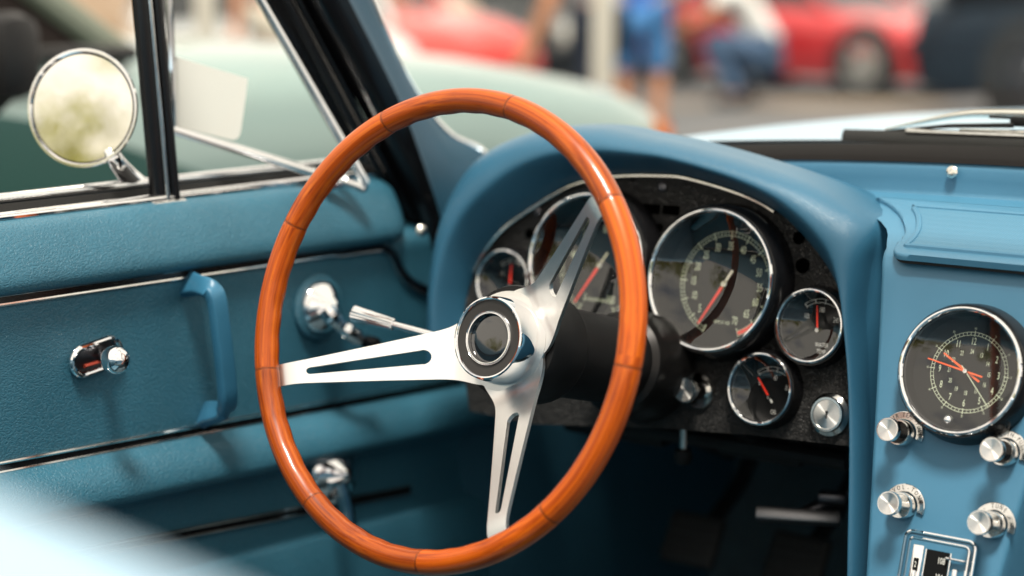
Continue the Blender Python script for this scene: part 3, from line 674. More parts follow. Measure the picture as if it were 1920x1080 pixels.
# radio
RM = frame(apl(1768, 1016, KP, NK), NK)
def rrect(wd, y0, y1, r):
    o = []
    for cx, cy, a0 in ((wd-r, y1-r, 0), (-wd+r, y1-r, 90), (-wd+r, y0+r, 180), (wd-r, y0+r, 270)):
        for k in range(7): a = R(a0+15*k); o.append((cx+r*math.cos(a), cy+r*math.sin(a)))
    return o
mb = MB(); mb.prism(rrect(.0310, -.13, .0045, .0065), -.002, .005, bev=.002)
rad_ = mb.build('radio', PODV, car, RM)
mb = MB(); mb.tube([(x, y, .0052) for x, y in rrect(.0310, -.13, .0045, .0065)], .0016, 8, closed=True); mb.tube([(x, y, .0054) for x, y in rrect(.0262, -.126, -.0005, .004)], .0013, 8, closed=True); mb.build('radio_frame', CHROME, rad_, RM)
mb = MB(); mb.prism(rrect(.0255, -.125, -.0012, .0035), .004, .0056); mb.build('radio_face', DASHV, rad_, RM)
mb = MB(); mb.prism(rrect(.0108, -.12, -.008, .001), .0055, .0061, X=T(.0005, 0, 0)); mb.prism(rrect(.0022, -.028, -.017, .0008), .0068, .0074, X=T(-.0175, 0, 0)); mb.build('radio_dial', DIAL, rad_, RM)
mb = MB(); mb.prism(rrect(.0048, -.05, -.006, .001), .0055, .0068, X=T(-.0175, 0, 0), bev=.0005); mb.tube([(-.0105, -.008, .0066), (-.0105, -.12, .0066)], .0008, 6); mb.tube([(.0115, -.008, .0066), (.0115, -.12, .0066)], .0008, 6)
mb.box(.004, .05, .006, T(.0185, -.045, .008), .001); mb.box(.017, .0022, .004, T(.0175, -.0125, .010), .001); mb.box(.0035, .012, .003, T(-.0172, -.033, .009), .001); mb.build('radio_slider', CHROME, rad_, RM)
mb = MB()
for i, s in enumerate(('108', '104', '100')): dial_text(mb, s, .004, -.016-.0135*i, .0055, .6, 0, .0064)
dial_text(mb, '2', -.0175, -.0225, .0048, .6, 0, .0077)
mb.build('radio_numbers', [INKW], rad_, RM, flip=False)

# ---- steering column, wheel, lever
RAKE = R(15); WN = V(0, -math.cos(RAKE), math.sin(RAKE)); WM_ = frame(WHEEL, WN)
mb = MB(); mb.lathe([(.030, -.0995), (.050, -.102), (.0515, -.106), (.0515, -.150), (.050, -.155), (.044, -.160), (.042, -.175), (.040, -.36)], 56)
col = mb.build('steering_column', BLACKP, car, WM_)
MB().lathe([(.042, -.275), (.048, -.279), (.051, -.287), (.051, -.300), (.054, -.305), (.055, -.33)], 56, caps=False).build('column_collar', mat('satin_black_metal', (.022, .021, .021), .32, .8), col, WM_)
def rim():
    NT, NP = 720, 20; vs, fs, uv, tone = [], [], [], []
    rng = random.Random(3); seg = [rng.uniform(.50, .92) for _ in range(9)]; seg[0] = .95; seg[1] = .62; seg[8] = .80
    Rc = .1955
    for i in range(NT):
        th = 2*math.pi*i/NT; dg = math.degrees(th)
        k = ((dg+2.5) % 360)/40; fr = k % 1; dseam = min(fr, 1-fr)*40
        tn = seg[int(k) % 9]+.06*math.sin(th*7); tn = .18 if dseam < .3 else tn
        for j in range(NP):
            ph = 2*math.pi*j/NP
            q = max(0, math.cos(ph-R(218)))
            r = .0113-.0006*q*(.5+.5*math.cos(th*46))-(.00025 if dseam < .3 else 0)
            rr = Rc+r*.96*math.cos(ph); z = r*1.04*math.sin(ph)
            vs.append((rr*math.cos(th), rr*math.sin(th), z)); tone.append(tn)
    for i in range(NT):
        for j in range(NP): fs.append((i*NP+j, ((i+1) % NT)*NP+j, ((i+1) % NT)*NP+(j+1) % NP, i*NP+(j+1) % NP))
    me = bpy.data.meshes.new('steering_wheel'); me.from_pydata(vs, [], fs); me.materials.append(WOOD)
    at = me.attributes.new('tone', 'FLOAT', 'POINT'); at.data.foreach_set('value', tone)
    ul = me.uv_layers.new(name='UVMap')
    for p in me.polygons:
        i, j = divmod(p.index, NP)
        for li, (a, b) in zip(p.loop_indices, ((i, j), (i+1, j), (i+1, j+1), (i, j+1))): ul.data[li].uv = (a/NT*1.228, b/NP*.078)
    me.polygons.foreach_set('use_smooth', [True]*len(me.polygons)); me.update()
    return link(bpy.data.objects.new('steering_wheel', me), car, WM_)
sw = rim()
sw['label'] = 'orange varnished wooden steering wheel with three slotted steel spokes'
def interp(tab, x):
    for (a, b), (c_, d) in zip(tab, tab[1:]):
        if x <= c_: t = (x-a)/(c_-a); t = max(0, t); return b+(d-b)*t
    return tab[-1][1]
HT = [(.0, -.096), (.040, -.096), (.052, -.092), (.166, -.0150), (.174, -.010), (.182, -.0075), (.19, -.006)]
WT = [(.028, .034), (.034, .0325), (.040, .0300), (.048, .0262), (.058, .0230), (.075, .0208), (.11, .0166), (.150, .0122), (.170, .0102), (.19, .0098)]
S0, S1 = .070, .164
def slot(r):
    if r <= S0 or r >= S1: return 0
    h = lerp(.0068, .0030, (r-S0)/(S1-S0)); r0, r1 = .0068, .0030
    if r < S0+r0: h = r0*math.sqrt(max(0, 1-((S0+r0-r)/r0)**2))
    if r > S1-r1: h = r1*math.sqrt(max(0, 1-((r-(S1-r1))/r1)**2))
    return h
def smooth_tab(tab, x, d=.006): return sum(interp(tab, x+d*k/4) for k in range(-4, 5))/9
def spoke(ang):
    rs = sorted(set([.028+.162*i/54 for i in range(55)]+[S0+.0068*(1-math.cos(math.pi/2*i/8)) for i in range(9)]+[S1-.003*(1-math.cos(math.pi/2*i/6)) for i in range(7)]))
    bm = bmesh.new(); cols = []
    for r in rs:
        h, w_, s_ = smooth_tab(HT, r, .005), smooth_tab(WT, r), slot(r)
        cols.append([bm.verts.new((r, y, h)) for y in (w_, lerp(w_, s_, .5), s_, -s_, -lerp(w_, s_, .5), -w_)])
    for a, b, r0, r1 in zip(cols, cols[1:], rs, rs[1:]):
        for j in range(5):
            if j == 2 and S0-1e-6 <= r0 and r1 <= S1+1e-6: continue
            try: bm.faces.new((a[j], b[j], b[j+1], a[j+1]))
            except ValueError: pass
    bmesh.ops.remove_doubles(bm, verts=bm.verts, dist=1e-6)
    bmesh.ops.recalc_face_normals(bm, faces=bm.faces)
    if sum(f.normal.z for f in bm.faces) < 0: bmesh.ops.reverse_faces(bm, faces=bm.faces)
    bmesh.ops.solidify(bm, geom=bm.faces[:], thickness=.0036)
    bm.verts.index_update(); mb = MB(); mb.add([v.co.copy() for v in bm.verts], [[v.index for v in f.verts] for f in bm.faces]); bm.free()
    return mb.build('spoke', BRUSH, sw, WM_ @ RZ(R(ang)), angle=30)
for a in (199.3, 40.5, -60.5): spoke(a)
mb = MB(); mb.lathe([(.0001, -.0952), (.0445, -.0954), (.045, -.097), (.0445, -.0996), (.0001, -.100)], 64); mb.build('spoke_boss', BRUSH, sw, WM_)
mb = MB(); mb.lathe([(.0388, -.0962), (.0391, -.094), (.0388, -.092), (.0384, -.086), (.0370, -.0725), (.0366, -.0708), (.0352, -.0700), (.0340, -.0704), (.0334, -.0716)], 80, caps=False)
hubp = mb.build('hub_ring', CHROME, sw, WM_)
MB().lathe([(.0338, -.0722), (.0240, -.0730)], 64, caps=False).build('hub_face', mat('hub_charcoal', (.022, .020, .019), .35), sw, WM_)
mb = MB(); mb.lathe([(.0246, -.0735), (.0244, -.0715), (.0238, -.0708), (.0231, -.0714), (.0228, -.0722), (.0224, -.0712), (.0219, -.0712), (.0215, -.0750)], 64, caps=False); mb.build('button_ring', CHROME, sw, WM_)
MB().lathe([(.0218, -.0755), (.0200, -.0748), (.014, -.0743), (.007, -.0741), (.0001, -.0740)], 64, caps=False).build('horn_button', mat('horn_button_black', (.006, .006, .007), .06, coat=1., spec=.8), sw, WM_)
# turn signal lever
l0, l1, l2 = ad(835, 636, 1.765), ad(738, 609, 1.79), ad(662, 588, 1.81)
mb = MB(); mb.tube([l0+(l0-l1)*.5, l0, l1], [.0042, .0038, .0034], 14)
lev = mb.build('turn_signal_lever', CHROME, car)
ld = (l2-l1).normalized(); Ln = (l2-l1).length; mb = MB(); P = []
for h, r0 in ((0, .0046), (.001, .0056), (Ln*.5, .0068), (Ln*.95, .0082), (Ln*.98, .0080)):
    P.append([((r0*(1 if q % 2 else .9))*math.cos(2*math.pi*q/36), (r0*(1 if q % 2 else .9))*math.sin(2*math.pi*q/36), h) for q in range(36)])
mb.grid(P, cv=True); mb.lathe([(.0046, 0), (.0001, -.0005)], 36, caps=False); mb.lathe([(.0078, Ln*.98), (.0070, Ln), (.0001, Ln*1.01)], 36, caps=False)
mb.build('lever_handle', mat('satin_chrome', (.85, .85, .86), .16, 1.), lev, frame(l1, ld))

# ---- handbrake handle, small stalk, pedals
hb = lerp(ad(1418, 968, 1.93), ad(1575, 968, 1.93), .5)
bm_ = MB(); bm_.box(.084, .022, .013, T(*hb) @ RZ(.42) @ RX(-.45), .002)
brk = bm_.build('parking_brake_handle', mat('dull_steel', (.22, .22, .23), .34, 1.), car)
mb = MB(); mb.tube([hb+V(.0, .012, 0), hb+V(.045, .05, .028), hb+V(.06, .18, .07)], .007, 12); mb.box(.03, .02, .012, T(*(hb+V(.025, .025, .018))) @ RZ(.4), .004); mb.build('brake_stem', STEELD, brk)
pn = ad(1281, 822, 1.93)
mb = MB(); mb.tube([pn+V(0, 0, .012), pn+V(0, 0, -.012)], .0035, 12, m=0); mb.lathe([(.004, 0), (.009, -.002), (.010, -.010), (.007, -.016), (.0001, -.017)], 20, T(*(pn+V(0, 0, -.010))), 1); mb.lathe([(.012, .012), (.012, .015)], 20, T(*pn), 1)
mb.build('vent_pull', [CHROME_W, BLACKP], car)
def pedal(x, y, z, wd, ht, n_='pedal'):
    mb = MB(); mb.box(wd, ht, .016, T(x, y, z) @ RX(1.0), .008, seg=3)
    for k in range(4): mb.box(wd*.86, .004, .003, T(x, y, z) @ RX(1.0) @ T(0, (k-1.5)*ht*.2, .009), .001)
    pd = mb.build('pedal', RUBBER, car)
    mb = MB(); mb.tube(catmull([(x, y+.02, z), (x+.005, y+.12, z+.07), (x+.015, y+.20, z+.24), (x+.02, y+.2, z+.40)], 5), .010, 10); mb.build('pedal_arm', BLACKP, pd)
pedal(-.515, .66, .50, .075, .065); pedal(-.375, .66, .50, .075, .065)
mb = MB(); mb.box(.055, .20, .014, T(-.235, .78, .42) @ RX(1.05), .006); mb.build('pedal', RUBBER, car)

# ================================================================== the car park around it
tag(MB().lathe([(400, 0), (.0001, 0)], 64, T(0, 6, 0), caps=False).build('ground', mat('asphalt', (.105, .105, .108), .85, bump=('noise', 60, .4, .01), var=(.22, .35)), None, flip=False), 'asphalt', 'ground')
g_ = bpy.data.objects['ground']; del g_['category']; g_['label'] = 'grey asphalt of the car park'; g_['kind'] = 'structure'
def patch(name, cx, cy, rx, ry, rot, m, z):
    o = [(rx*math.cos(a)*(1+.12*math.sin(3*a+cx)), ry*math.sin(a)*(1+.12*math.cos(2*a+cy))) for a in [2*math.pi*k/40 for k in range(40)]]
    ob = MB().add([(x, y, 0) for x, y in o], [list(range(40))]).build(name, m, None, T(cx, cy, z) @ RZ(rot), flip=False); ob['kind'] = 'structure'; return ob
p0 = az(1500, 196, 0); patch('sunlit_patch', p0.x, p0.y, 1.5, .55, .66, mat('painted_sunlight', (.20, .15, .10), .95, bump=('noise', 30, .5, .02), var=(2, .25)), .004)  # patch of sunlight on the asphalt, painted as a warm brown colour

TYRE = mat('tyre_rubber', (.015, .015, .016), .75); RIMM = mat('alloy_rim', (.62, .62, .60), .3, .9); DGLASS = mat('dark_car_glass', (.012, .014, .016), .05, coat=.5)
LAMP = mat('headlight_glass', (.80, .80, .76), .08, .35, coat=1.); DARKIN = mat('dark_interior', (.012, .009, .008), .8, spec=.1); AMBER = mat('amber_lens', (.75, .20, .02), .2, coat=1.)
def loft(secs, nz=(.0, .0)):
    P = []
    for x, w_, zt, zb in secs:
        h = zt-zb; half = [(0, zt+.035), (.35*w_, zt+.032), (.65*w_, zt+.02), (.84*w_, zt-.005), (.94*w_, zt-.04), (.985*w_, zt-.10), (w_, zt-.2*h-.06), (.995*w_, zt-.5*h), (.975*w_, zt-.78*h), (.93*w_, zb)]
        ring = [(x, y, z) for y, z in half]+[(x, -y, z) for y, z in half[::-1]]
        P.append(ring)
    return P
def bg_car(name, label, M, secs, pm, wheels, WR, cabin=None, lamps=(), lamp_r=.09, glass=None, cat='car', group=None, bumper=True, hood_up=False, pillar=None, rimm=None):
    c_ = thing(name, label, cat, M, group)
    P = loft([tuple(p) for p in secs]); mb = MB(); mb.grid(P, cv=True); mb.add(P[0], [list(range(len(P[0])))]); mb.add(P[-1], [list(range(len(P[0])))])
    mb.build('body', pm, c_, M, angle=50)
    wmax = max(s_[1] for s_ in secs)
    for wx in wheels:
        for sgn in (1, -1):
            wi = [s_ for s_ in secs]; ws_ = interp([(s_[0], s_[1]) for s_ in sorted(secs)], wx)
            Mw = M @ T(wx, sgn*(ws_-.09), WR) @ RX(-sgn*math.pi/2)
            MB().lathe([(WR*1.16, .02), (WR*1.16, .094), (WR*.9, .094)], 32, caps=False).build('wheel_arch', TYRE, c_, Mw)
            wl = MB().lathe([(WR*.62, -.10), (WR*.9, -.10), (WR, -.07), (WR, .07), (WR*.93, .102), (WR*.68, .104), (WR*.66, .085)], 32, caps=False).build('wheel', TYRE, c_, Mw)
            mb = MB(); mb.lathe([(WR*.68, .100), (WR*.63, .104), (WR*.60, .075), (WR*.25, .085), (WR*.2, .10), (.0001, .103)], 32, caps=False)
            for k in range(5): mb.box(WR*.42, WR*.16, .02, RZ(k*1.2566) @ T(WR*.4, 0, .092), .006)
            mb.build('rim', rimm or RIMM, wl, Mw)
    if cabin:
        x0, x1, x2, x3, zb, zr, wb, wr = cabin
        Q = [(x0, wb, zb), (x1, wr, zr), (x2, wr, zr), (x3, wb, zb)]
        vs = [(x, s_*w_, z) for s_ in (1, -1) for x, w_, z in Q]
        MB().add(vs, [(0, 1, 2, 3), (7, 6, 5, 4), (0, 4, 5, 1), (2, 6, 7, 3)]).build('window', glass or DGLASS, c_, M, angle=20)
        mb = MB(); mb.box(abs(x1-x2)+.06, 2*wr+.04, .05, T((x1+x2)/2, 0, zr+.01), .022); mb.build('roof', pm, c_, M)
        for sgn in (1, -1):
            for (a, b) in ((Q[0], Q[1]), (Q[3], Q[2])):
                MB().tube([(a[0], sgn*(a[1]+.005), a[2]), (b[0], sgn*(b[1]+.005), b[2])], .032, 10).build('roof_pillar', pillar or pm, c_, M)
    for lx, ly, lz in lamps:
        MB().lathe([(lamp_r*1.15, -.03), (lamp_r*1.15, .012), (lamp_r, .016), (lamp_r*.96, .004), (lamp_r*.7, .022), (.0001, .034)], 28, M @ frame((lx, ly, lz), (1, 0, .12)), caps=False).build('headlight', LAMP, c_)
    if bumper:
        s_ = max(secs); MB().box(.10, 2*s_[1]*.98, .11, T(s_[0]+.02, 0, s_[3]+.14), .04).build('bumper', BLACKP if bumper == 'black' else pm, c_, M)
    if hood_up:
        a, b, wd, z0 = hood_up; MB().box(b-a, wd*2, .03, T(a, 0, z0) @ RY(-1.0) @ T((b-a)/2, 0, 0), .012).build('raised_hood', pm, c_, M)
        MB().tube([(b-.1, wd*.8, z0-.02), (a+.45, wd*.8, z0+.72)], .012, 8).build('hood_prop', BLACKP, c_, M)
    return c_
sport = [(2.15, .55, .48, .30), (2.10, .72, .56, .22), (1.9, .84, .66, .18), (1.5, .89, .74, .17), (1.0, .90, .80, .17), (.4, .90, .86, .17), (-.6, .90, .88, .17), (-1.4, .91, .88, .18), (-1.9, .86, .82, .22), (-2.15, .78, .70, .32)]
RED1 = paint('red_paint', (.55, .018, .022)); RED2 = paint('scarlet_paint', (.60, .03, .02)); NAVY = mat('midnight_paint', (.010, .017, .028), .55, spec=.3); WHITEP = paint('white_paint', (.72, .74, .74)); BLACKPA = paint('black_paint', (.008, .009, .012))
def place(px, dist, heading): p = ad(px, 60, dist); return T(p.x, p.y, 0) @ RZ(heading)
# red sports car at the right: near front corner about (1650, 170)
n_ = ad(1765, 150, 18.3); hd = R(-10); M = T(n_.x, n_.y, 0) @ RZ(hd) @ T(-2.15, .80, 0)
bg_car('sports_car', 'shiny red sports car with silver wheels seen beyond the windshield', M, sport, RED1, (1.28, -1.3), .345, (.75, .1, -.7, -1.5, .84, 1.22, .74, .58), [(1.97, -.62, .66), (1.97, .62, .66)], .15, group='cars parked in the far row')
n_ = ad(790, 110, 15.0); hd = R(-14); M = T(n_.x, n_.y, 0) @ RZ(hd) @ T(-2.15, .55, 0) @ S(1, 1, 1.12)
bg_car('sports_car', 'scarlet red car whose hood slopes down behind the pale green hood', M, sport, RED2, (1.28, -1.3), .335, (.75, .1, -.7, -1.5, .84, 1.22, .74, .58), [], group='cars parked in the far row')
M = place(1030, 20.5, R(-62))
sedan = [(2.2, .70, .62, .36), (2.15, .78, .74, .26), (1.9, .84, .80, .2), (1.0, .87, .86, .18), (.6, .88, .90, .18), (-.8, .88, .92, .18), (-1.6, .87, .92, .2), (-2.1, .82, .86, .26), (-2.2, .74, .74, .36)]
bg_car('parked_car', 'black car with round headlights facing us beside the scarlet car', M, sedan, BLACKPA, (1.35, -1.3), .33, (.9, .35, -.9, -1.5, .88, 1.4, .8, .6), [(2.18, .52, .62), (2.18, -.52, .62)], .13, group='cars parked in the far row')
M = place(478, 13.2, R(-40)); bg_car('parked_car', 'white car half hidden behind the windshield pillar', M, sedan, WHITEP, (1.35, -1.3), .33, (.9, .35, -.9, -1.5, .88, 1.4, .8, .6), [(2.18, .52, .62), (2.18, -.52, .62)], .11, group='cars parked in the far row')
n_ = ad(1800, 190, 16.2); hd = R(190); M = T(n_.x, n_.y, 0) @ RZ(hd) @ T(-2.15, .2, 0) @ S(1.05, 1.05, 1.25)
bg_car('parked_car', 'dark navy car with its hood raised at the right edge', M, sedan, NAVY, (1.25, -1.4), .33, (1.95, 1.3, -.9, -1.5, .80, 1.5, .85, .8), [(2.18, .52, .62), (2.18, -.52, .62)], .10, glass=DARKIN, rimm=STEELD, group='cars parked in the far row', hood_up=(.95, 2.0, .7, .86), bumper='black')
M = place(430, 17, R(60)); bg_car('parked_van', 'tan van seen through the driver side window', M, [(2.1, .8, .9, .3), (2.0, .88, 1.0, .25), (1.4, .9, 1.05, .22), (1.1, .9, 1.9, .22), (-2.0, .9, 1.95, .22), (-2.1, .88, 1.9, .3)], paint('tan_paint', (.50, .36, .24)), (1.35, -1.3), .34, None, [], cat='van')

# pale green car alongside
GREEN = paint('pale_green_paint', (.215, .305, .29)); DGREEN = paint('dark_green', (.010, .06, .045))
gx = -2.98
gs = [(3.20, .62, .74, .42), (3.175, .78, .812, .34), (3.10, .84, .848, .28), (3.0, .86, .876, .25), (2.85, .872, .902, .24), (2.6, .88, .937, .24), (2.3, .88, .970, .24), (1.9, .88, 1.000, .24), (1.5, .88, 1.012, .24), (1.25, .88, 1.018, .24), (1.0, .88, 1.022, .24), (0, .88, 1.026, .24), (-1.2, .88, 1.0, .24), (-1.7, .86, .95, .28), (-2.0, .8, .85, .36)]
M = T(gx, 0, 0) @ RZ(math.pi/2)
gc = bg_car('green_car', 'pale green car parked alongside with a dark green area low on its side', M, gs, GREEN, (2.3, -.9), .33, (1.25, .72, -.7, -1.3, 1.01, 1.42, .80, .62), [(3.16, .6, .70), (3.16, -.6, .70)], .08, glass=DARKIN, pillar=mat('dull_pillar', (.20, .22, .17), .4, .5))
mb = MB(); mb.box(.05, .012, .05, M @ T(3.08, -.845, .765), .015); mb.box(.03, .05, .05, M @ T(3.19, -.7, .70), .01); mb.build('turn_signal', AMBER, gc)
flank_outline = [(2.05, .50), (1.75, .66), (1.4, .77), (1.15, .86), (.95, .915), (.6, .935), (-1.2, .94), (-1.2, .36), (1.6, .36), (1.95, .42)]
cv = catmull([(x, z, 0) for x, z in flank_outline], 4, closed=True)
mb = MB(); mb.prism([(p.x, p.y) for p in cv], 0, .012, X=M @ T(0, -.878, 0) @ RX(math.pi/2)); mb.build('dark_flank_area', DGREEN, gc)  # dark green shape laid over the lower side of the body
mb = MB(); mb.tube([M @ V(x, -.868, interp([(s_[0], s_[2]) for s_ in sorted(gs)], x)+.004) for x in (1.22, .8, .4, 0, -.5, -1.1)], .016, 8); mb.tube([M @ V(1.2, -y, 1.02) for y in (-.86, 0, .86)], .02, 8); mb.build('window_seal', BLACKM, gc)
mb = MB(); q = ad(12, 105, 2.72); mb.box(.075, .10, .125, T(q.x, q.y, q.z) @ RZ(.3), .03); mb.tube([q+V(0, 0, -.05), q+V(-.10, .02, -.10)], .014, 8); gm = mb.build('door_mirror', BLACKP, gc)
# paper card on the vent window glass
cpts = [apl(x, y, B0-wn*.006, wn) for x, y in ((322, 104), (465, 147), (463, 165), (452, 245), (448, 257), (441, 262), (432, 262), (322, 234))]
mb = MB(); mb.add([p for p in cpts]+[p-wn*.0008 for p in cpts], [list(range(8)), [15-i for i in range(8)]]+[(i, (i+1) % 8, 8+(i+1) % 8, 8+i) for i in range(8)])
tag(mb.build('paper_card', mat('white_card', (.90, .88, .84), .7), None), 'blank white paper card stuck to the vent window glass', 'card')

# ------------------------------------------------------------------ people
SKIN = mat('skin', (.48, .22, .12), .5); HAIR = mat('brown_hair', (.05, .03, .02), .6); SHOE = mat('dark_shoe', (.03, .025, .022), .6)
def skinned(nodes, edges, sub=2):
    me = bpy.data.meshes.new('figure'); keys = list(nodes); me.from_pydata([nodes[k][:3] for k in keys], [(keys.index(a), keys.index(b)) for a, b in edges], [])
    o = bpy.data.objects.new('figure', me); C.objects.link(o); o.modifiers.new('skin', 'SKIN'); sv = me.skin_vertices[0].data
    for i, k in enumerate(keys): r = nodes[k][3]; sv[i].radius = (r, r) if not isinstance(r, tuple) else r; sv[i].use_root = (i == 0)
    s_ = o.modifiers.new('sub', 'SUBSURF'); s_.levels = sub; s_.render_levels = sub
    dg = bpy.context.evaluated_depsgraph_get(); dg.update(); r = bpy.data.meshes.new_from_object(o.evaluated_get(dg)); bpy.data.objects.remove(o); return r
def person(label, M, J, shirt, legs, shorts=False, sleeves=True, group='people at the car show'):
    t = thing('person', label, 'person', M, group); N_ = {}; E_ = []
    def put(k, p, r, frm=None):
        N_[k] = (*p, r)
        if frm: E_.append((frm, k))
    put('pel', J['pel'], .135); put('waist', lerp(V(*J['pel']), V(*J['chest']), .45), .125, 'pel'); put('chest', J['chest'], .15, 'waist'); put('neck', J['neck'], .06, 'chest')
    hd_ = V(*J['head']); nk = V(*J['neck']); u_ = (hd_-nk).normalized()
    put('jaw', lerp(nk, hd_, .6), .068, 'neck'); put('head', hd_, .095, 'jaw'); put('top', hd_+u_*.07, .075, 'head')
    for s_ in 'lr':
        sg = 1 if s_ == 'l' else -1
        put(s_+'hip', J[s_+'hip'], .105, 'pel'); put(s_+'thigh', lerp(V(*J[s_+'hip']), V(*J[s_+'knee']), .4), .088, s_+'hip'); put(s_+'knee', J[s_+'knee'], .06, s_+'thigh')
        put(s_+'calf', lerp(V(*J[s_+'knee']), V(*J[s_+'ank']), .3), .058, s_+'knee'); put(s_+'ank', J[s_+'ank'], .038, s_+'calf'); put(s_+'toe', J[s_+'toe'], .035, s_+'ank')
        put(s_+'sho', J[s_+'sho'], .068, 'chest'); put(s_+'elb', J[s_+'elb'], .042, s_+'sho'); put(s_+'wri', J[s_+'wri'], .028, s_+'elb')
        wv = V(*J[s_+'wri']); d = (wv-V(*J[s_+'elb'])).normalized(); side = d.cross(V(0, 1, .2)).normalized()
        pm_ = wv+d*.055; put(s_+'palm', pm_, (.036, .018), s_+'wri')
        for k, (q, ln) in enumerate(((-.026, .062), (-.009, .075), (.009, .07), (.026, .055))):
            a = pm_+d*.03+side*q; put(s_+'f%d' % k, a, .010, s_+'palm'); put(s_+'g%d' % k, a+d*ln*.55+V(0, -.006, 0), .009, s_+'f%d' % k); put(s_+'h%d' % k, a+d*ln+V(0, -.02, 0), .008, s_+'g%d' % k)
        a = wv+d*.03-side*.03; put(s_+'t0', a, .011, s_+'wri'); put(s_+'t1', a+d*.04-side*.02, .009, s_+'t0')
    me = skinned(N_, E_); mb = MB().mesh(me)
    f_ = V(*J.get('face', (0, -1, 0))); sd_ = f_.cross(u_).normalized()
    mb.sphere(.016, T(*(hd_+f_*.094-u_*.01)) @ S(.8, 1.2, 1.5), seg=10)
    for q in (1, -1): mb.sphere(.025, T(*(hd_+sd_*q*.095)) @ S(.4, .8, 1.2), seg=10); mb.sphere(.011, T(*(hd_+sd_*q*.035+f_*.086+u_*.015)), m=1, seg=8)
    mb.box(.045, .012, .010, T(*(hd_+f_*.088-u_*.05)), .004, m=2)
    body = mb.build('body', [SKIN, BLACKP, RED2], t, M, angle=180)
    def garment(name, keys, edges, grow, m_, over={}):
        nn = {k: (*N_[k][:3], (N_[k][3] if not isinstance(N_[k][3], tuple) else N_[k][3][0])+grow) for k in keys}
        nn.update(over); me_ = skinned(nn, edges); return MB().mesh(me_).build(name, m_, t, M, angle=180)
    ks = ['waist', 'pel', 'chest']; es = [('pel', 'waist'), ('waist', 'chest')]; ov = {}
    for s_ in 'lr':
        ks.append(s_+'sho'); es.append(('chest', s_+'sho')); f = .6 if not sleeves else 1
        e_ = lerp(V(*N_[s_+'sho'][:3]), V(*N_[s_+'elb'][:3]), .7); ov[s_+'slv'] = (*e_, .06); es.append((s_+'sho', s_+'slv'))
    garment('shirt', ks, es, .018, shirt, ov)
    ks = ['pel']; es = []; ov = {}
    for s_ in 'lr':
        ks += [s_+'hip', s_+'thigh', s_+'knee']; es += [('pel', s_+'hip'), (s_+'hip', s_+'thigh'), (s_+'thigh', s_+'knee')]
        if not shorts: ks += [s_+'calf']; es += [(s_+'knee', s_+'calf')]; ov[s_+'cuff'] = (*N_[s_+'ank'][:3], .058); es.append((s_+'calf', s_+'cuff'))
    garment('shorts' if shorts else 'trousers', ks, es, .016, legs, ov)
    for s_ in 'lr':
        a, b = V(*J[s_+'ank']), V(*J[s_+'toe']); MB().tube(catmull([a+(a-b)*.35+V(0, 0, -.04), a+V(0, 0, -.03), lerp(a, b, .5)+V(0, 0, -.01), b, b+(b-a)*.25], 3), catmull_r([.03, .047, .046, .045, .02], 3), 12, flat=.8).build('shoe', SHOE, t, M)
    MB().sphere(.108, T(*(hd_+u_*.035-f_*.018)) @ S(.95, 1.02, 1.0), seg=18).build('hair', HAIR, t, M)
    return t
STAND = dict(pel=(0, 0, .96), chest=(0, -.01, 1.30), neck=(0, 0, 1.49), head=(0, -.03, 1.65), lhip=(.10, 0, .91), rhip=(-.10, 0, .91), lknee=(.12, -.02, .50), rknee=(-.12, -.03, .50), lank=(.13, .02, .09), rank=(-.13, .02, .09), ltoe=(.15, -.13, .045), rtoe=(-.15, -.13, .045),
             lsho=(.19, 0, 1.42), rsho=(-.19, 0, 1.42), lelb=(.25, .03, 1.13), relb=(-.25, .03, 1.13), lwri=(.26, -.05, .89), rwri=(-.26, -.05, .89))
LEAN = dict(STAND, chest=(0, -.16, 1.24), neck=(0, -.27, 1.40), head=(0, -.36, 1.53), lsho=(.19, -.2, 1.34), rsho=(-.19, -.2, 1.34), lelb=(.28, -.26, 1.03), relb=(-.26, -.27, 1.03), lwri=(.26, -.36, .80), rwri=(-.22, -.38, .80))
CROUCH = dict(pel=(0, .12, .40), chest=(0, -.12, .72), neck=(0, -.22, .90), head=(0, -.30, 1.05), lhip=(.11, .08, .38), rhip=(-.11, .08, .38), lknee=(.20, -.34, .48), rknee=(-.20, -.34, .46), lank=(.17, -.06, .09), rank=(-.17, -.04, .09), ltoe=(.2, -.22, .045), rtoe=(-.2, -.2, .045),
              lsho=(.19, -.15, .83), rsho=(-.19, -.15, .83), lelb=(.31, -.30, .62), relb=(-.31, -.30, .62), lwri=(.20, -.52, .55), rwri=(-.20, -.52, .55))
JEANS = mat('blue_denim', (.05, .16, .42), .85, var=(8, .2)); WSH = mat('white_cotton', (.8, .8, .78), .8); NAVT = mat('navy_cloth', (.012, .018, .04), .8); PINK = mat('pink_cotton', (.62, .25, .22), .8); ROYAL = mat('royal_blue_cotton', (.02, .09, .38), .8)
def stand(px, dist, face): p = ad(px, 60, dist); return T(p.x, p.y, 0) @ RZ(face)
person('person in bright blue shorts standing beside the pale tent pole', stand(1203, 13.2, R(200)), STAND, ROYAL, mat('blue_cotton', (.07, .24, .55), .85, var=(8, .2)), shorts=True)
person('person in dark navy trousers with bare arms reaching down', stand(1122, 10, R(-52)), LEAN, mat('grey_cotton', (.35, .35, .36), .8), NAVT)
person('person in white shirt and jeans crouching by the red car', stand(1412, 17.5, R(-70)) @ S(1.2, 1.2, 1.3), CROUCH, WSH, mat('faded_denim', (.06, .11, .20), .85, var=(8, .2)))
person('person in pink shirt seen through the vent window', stand(535, 10.5, R(40)), STAND, PINK, mat('cream_cloth', (.6, .55, .46), .8))
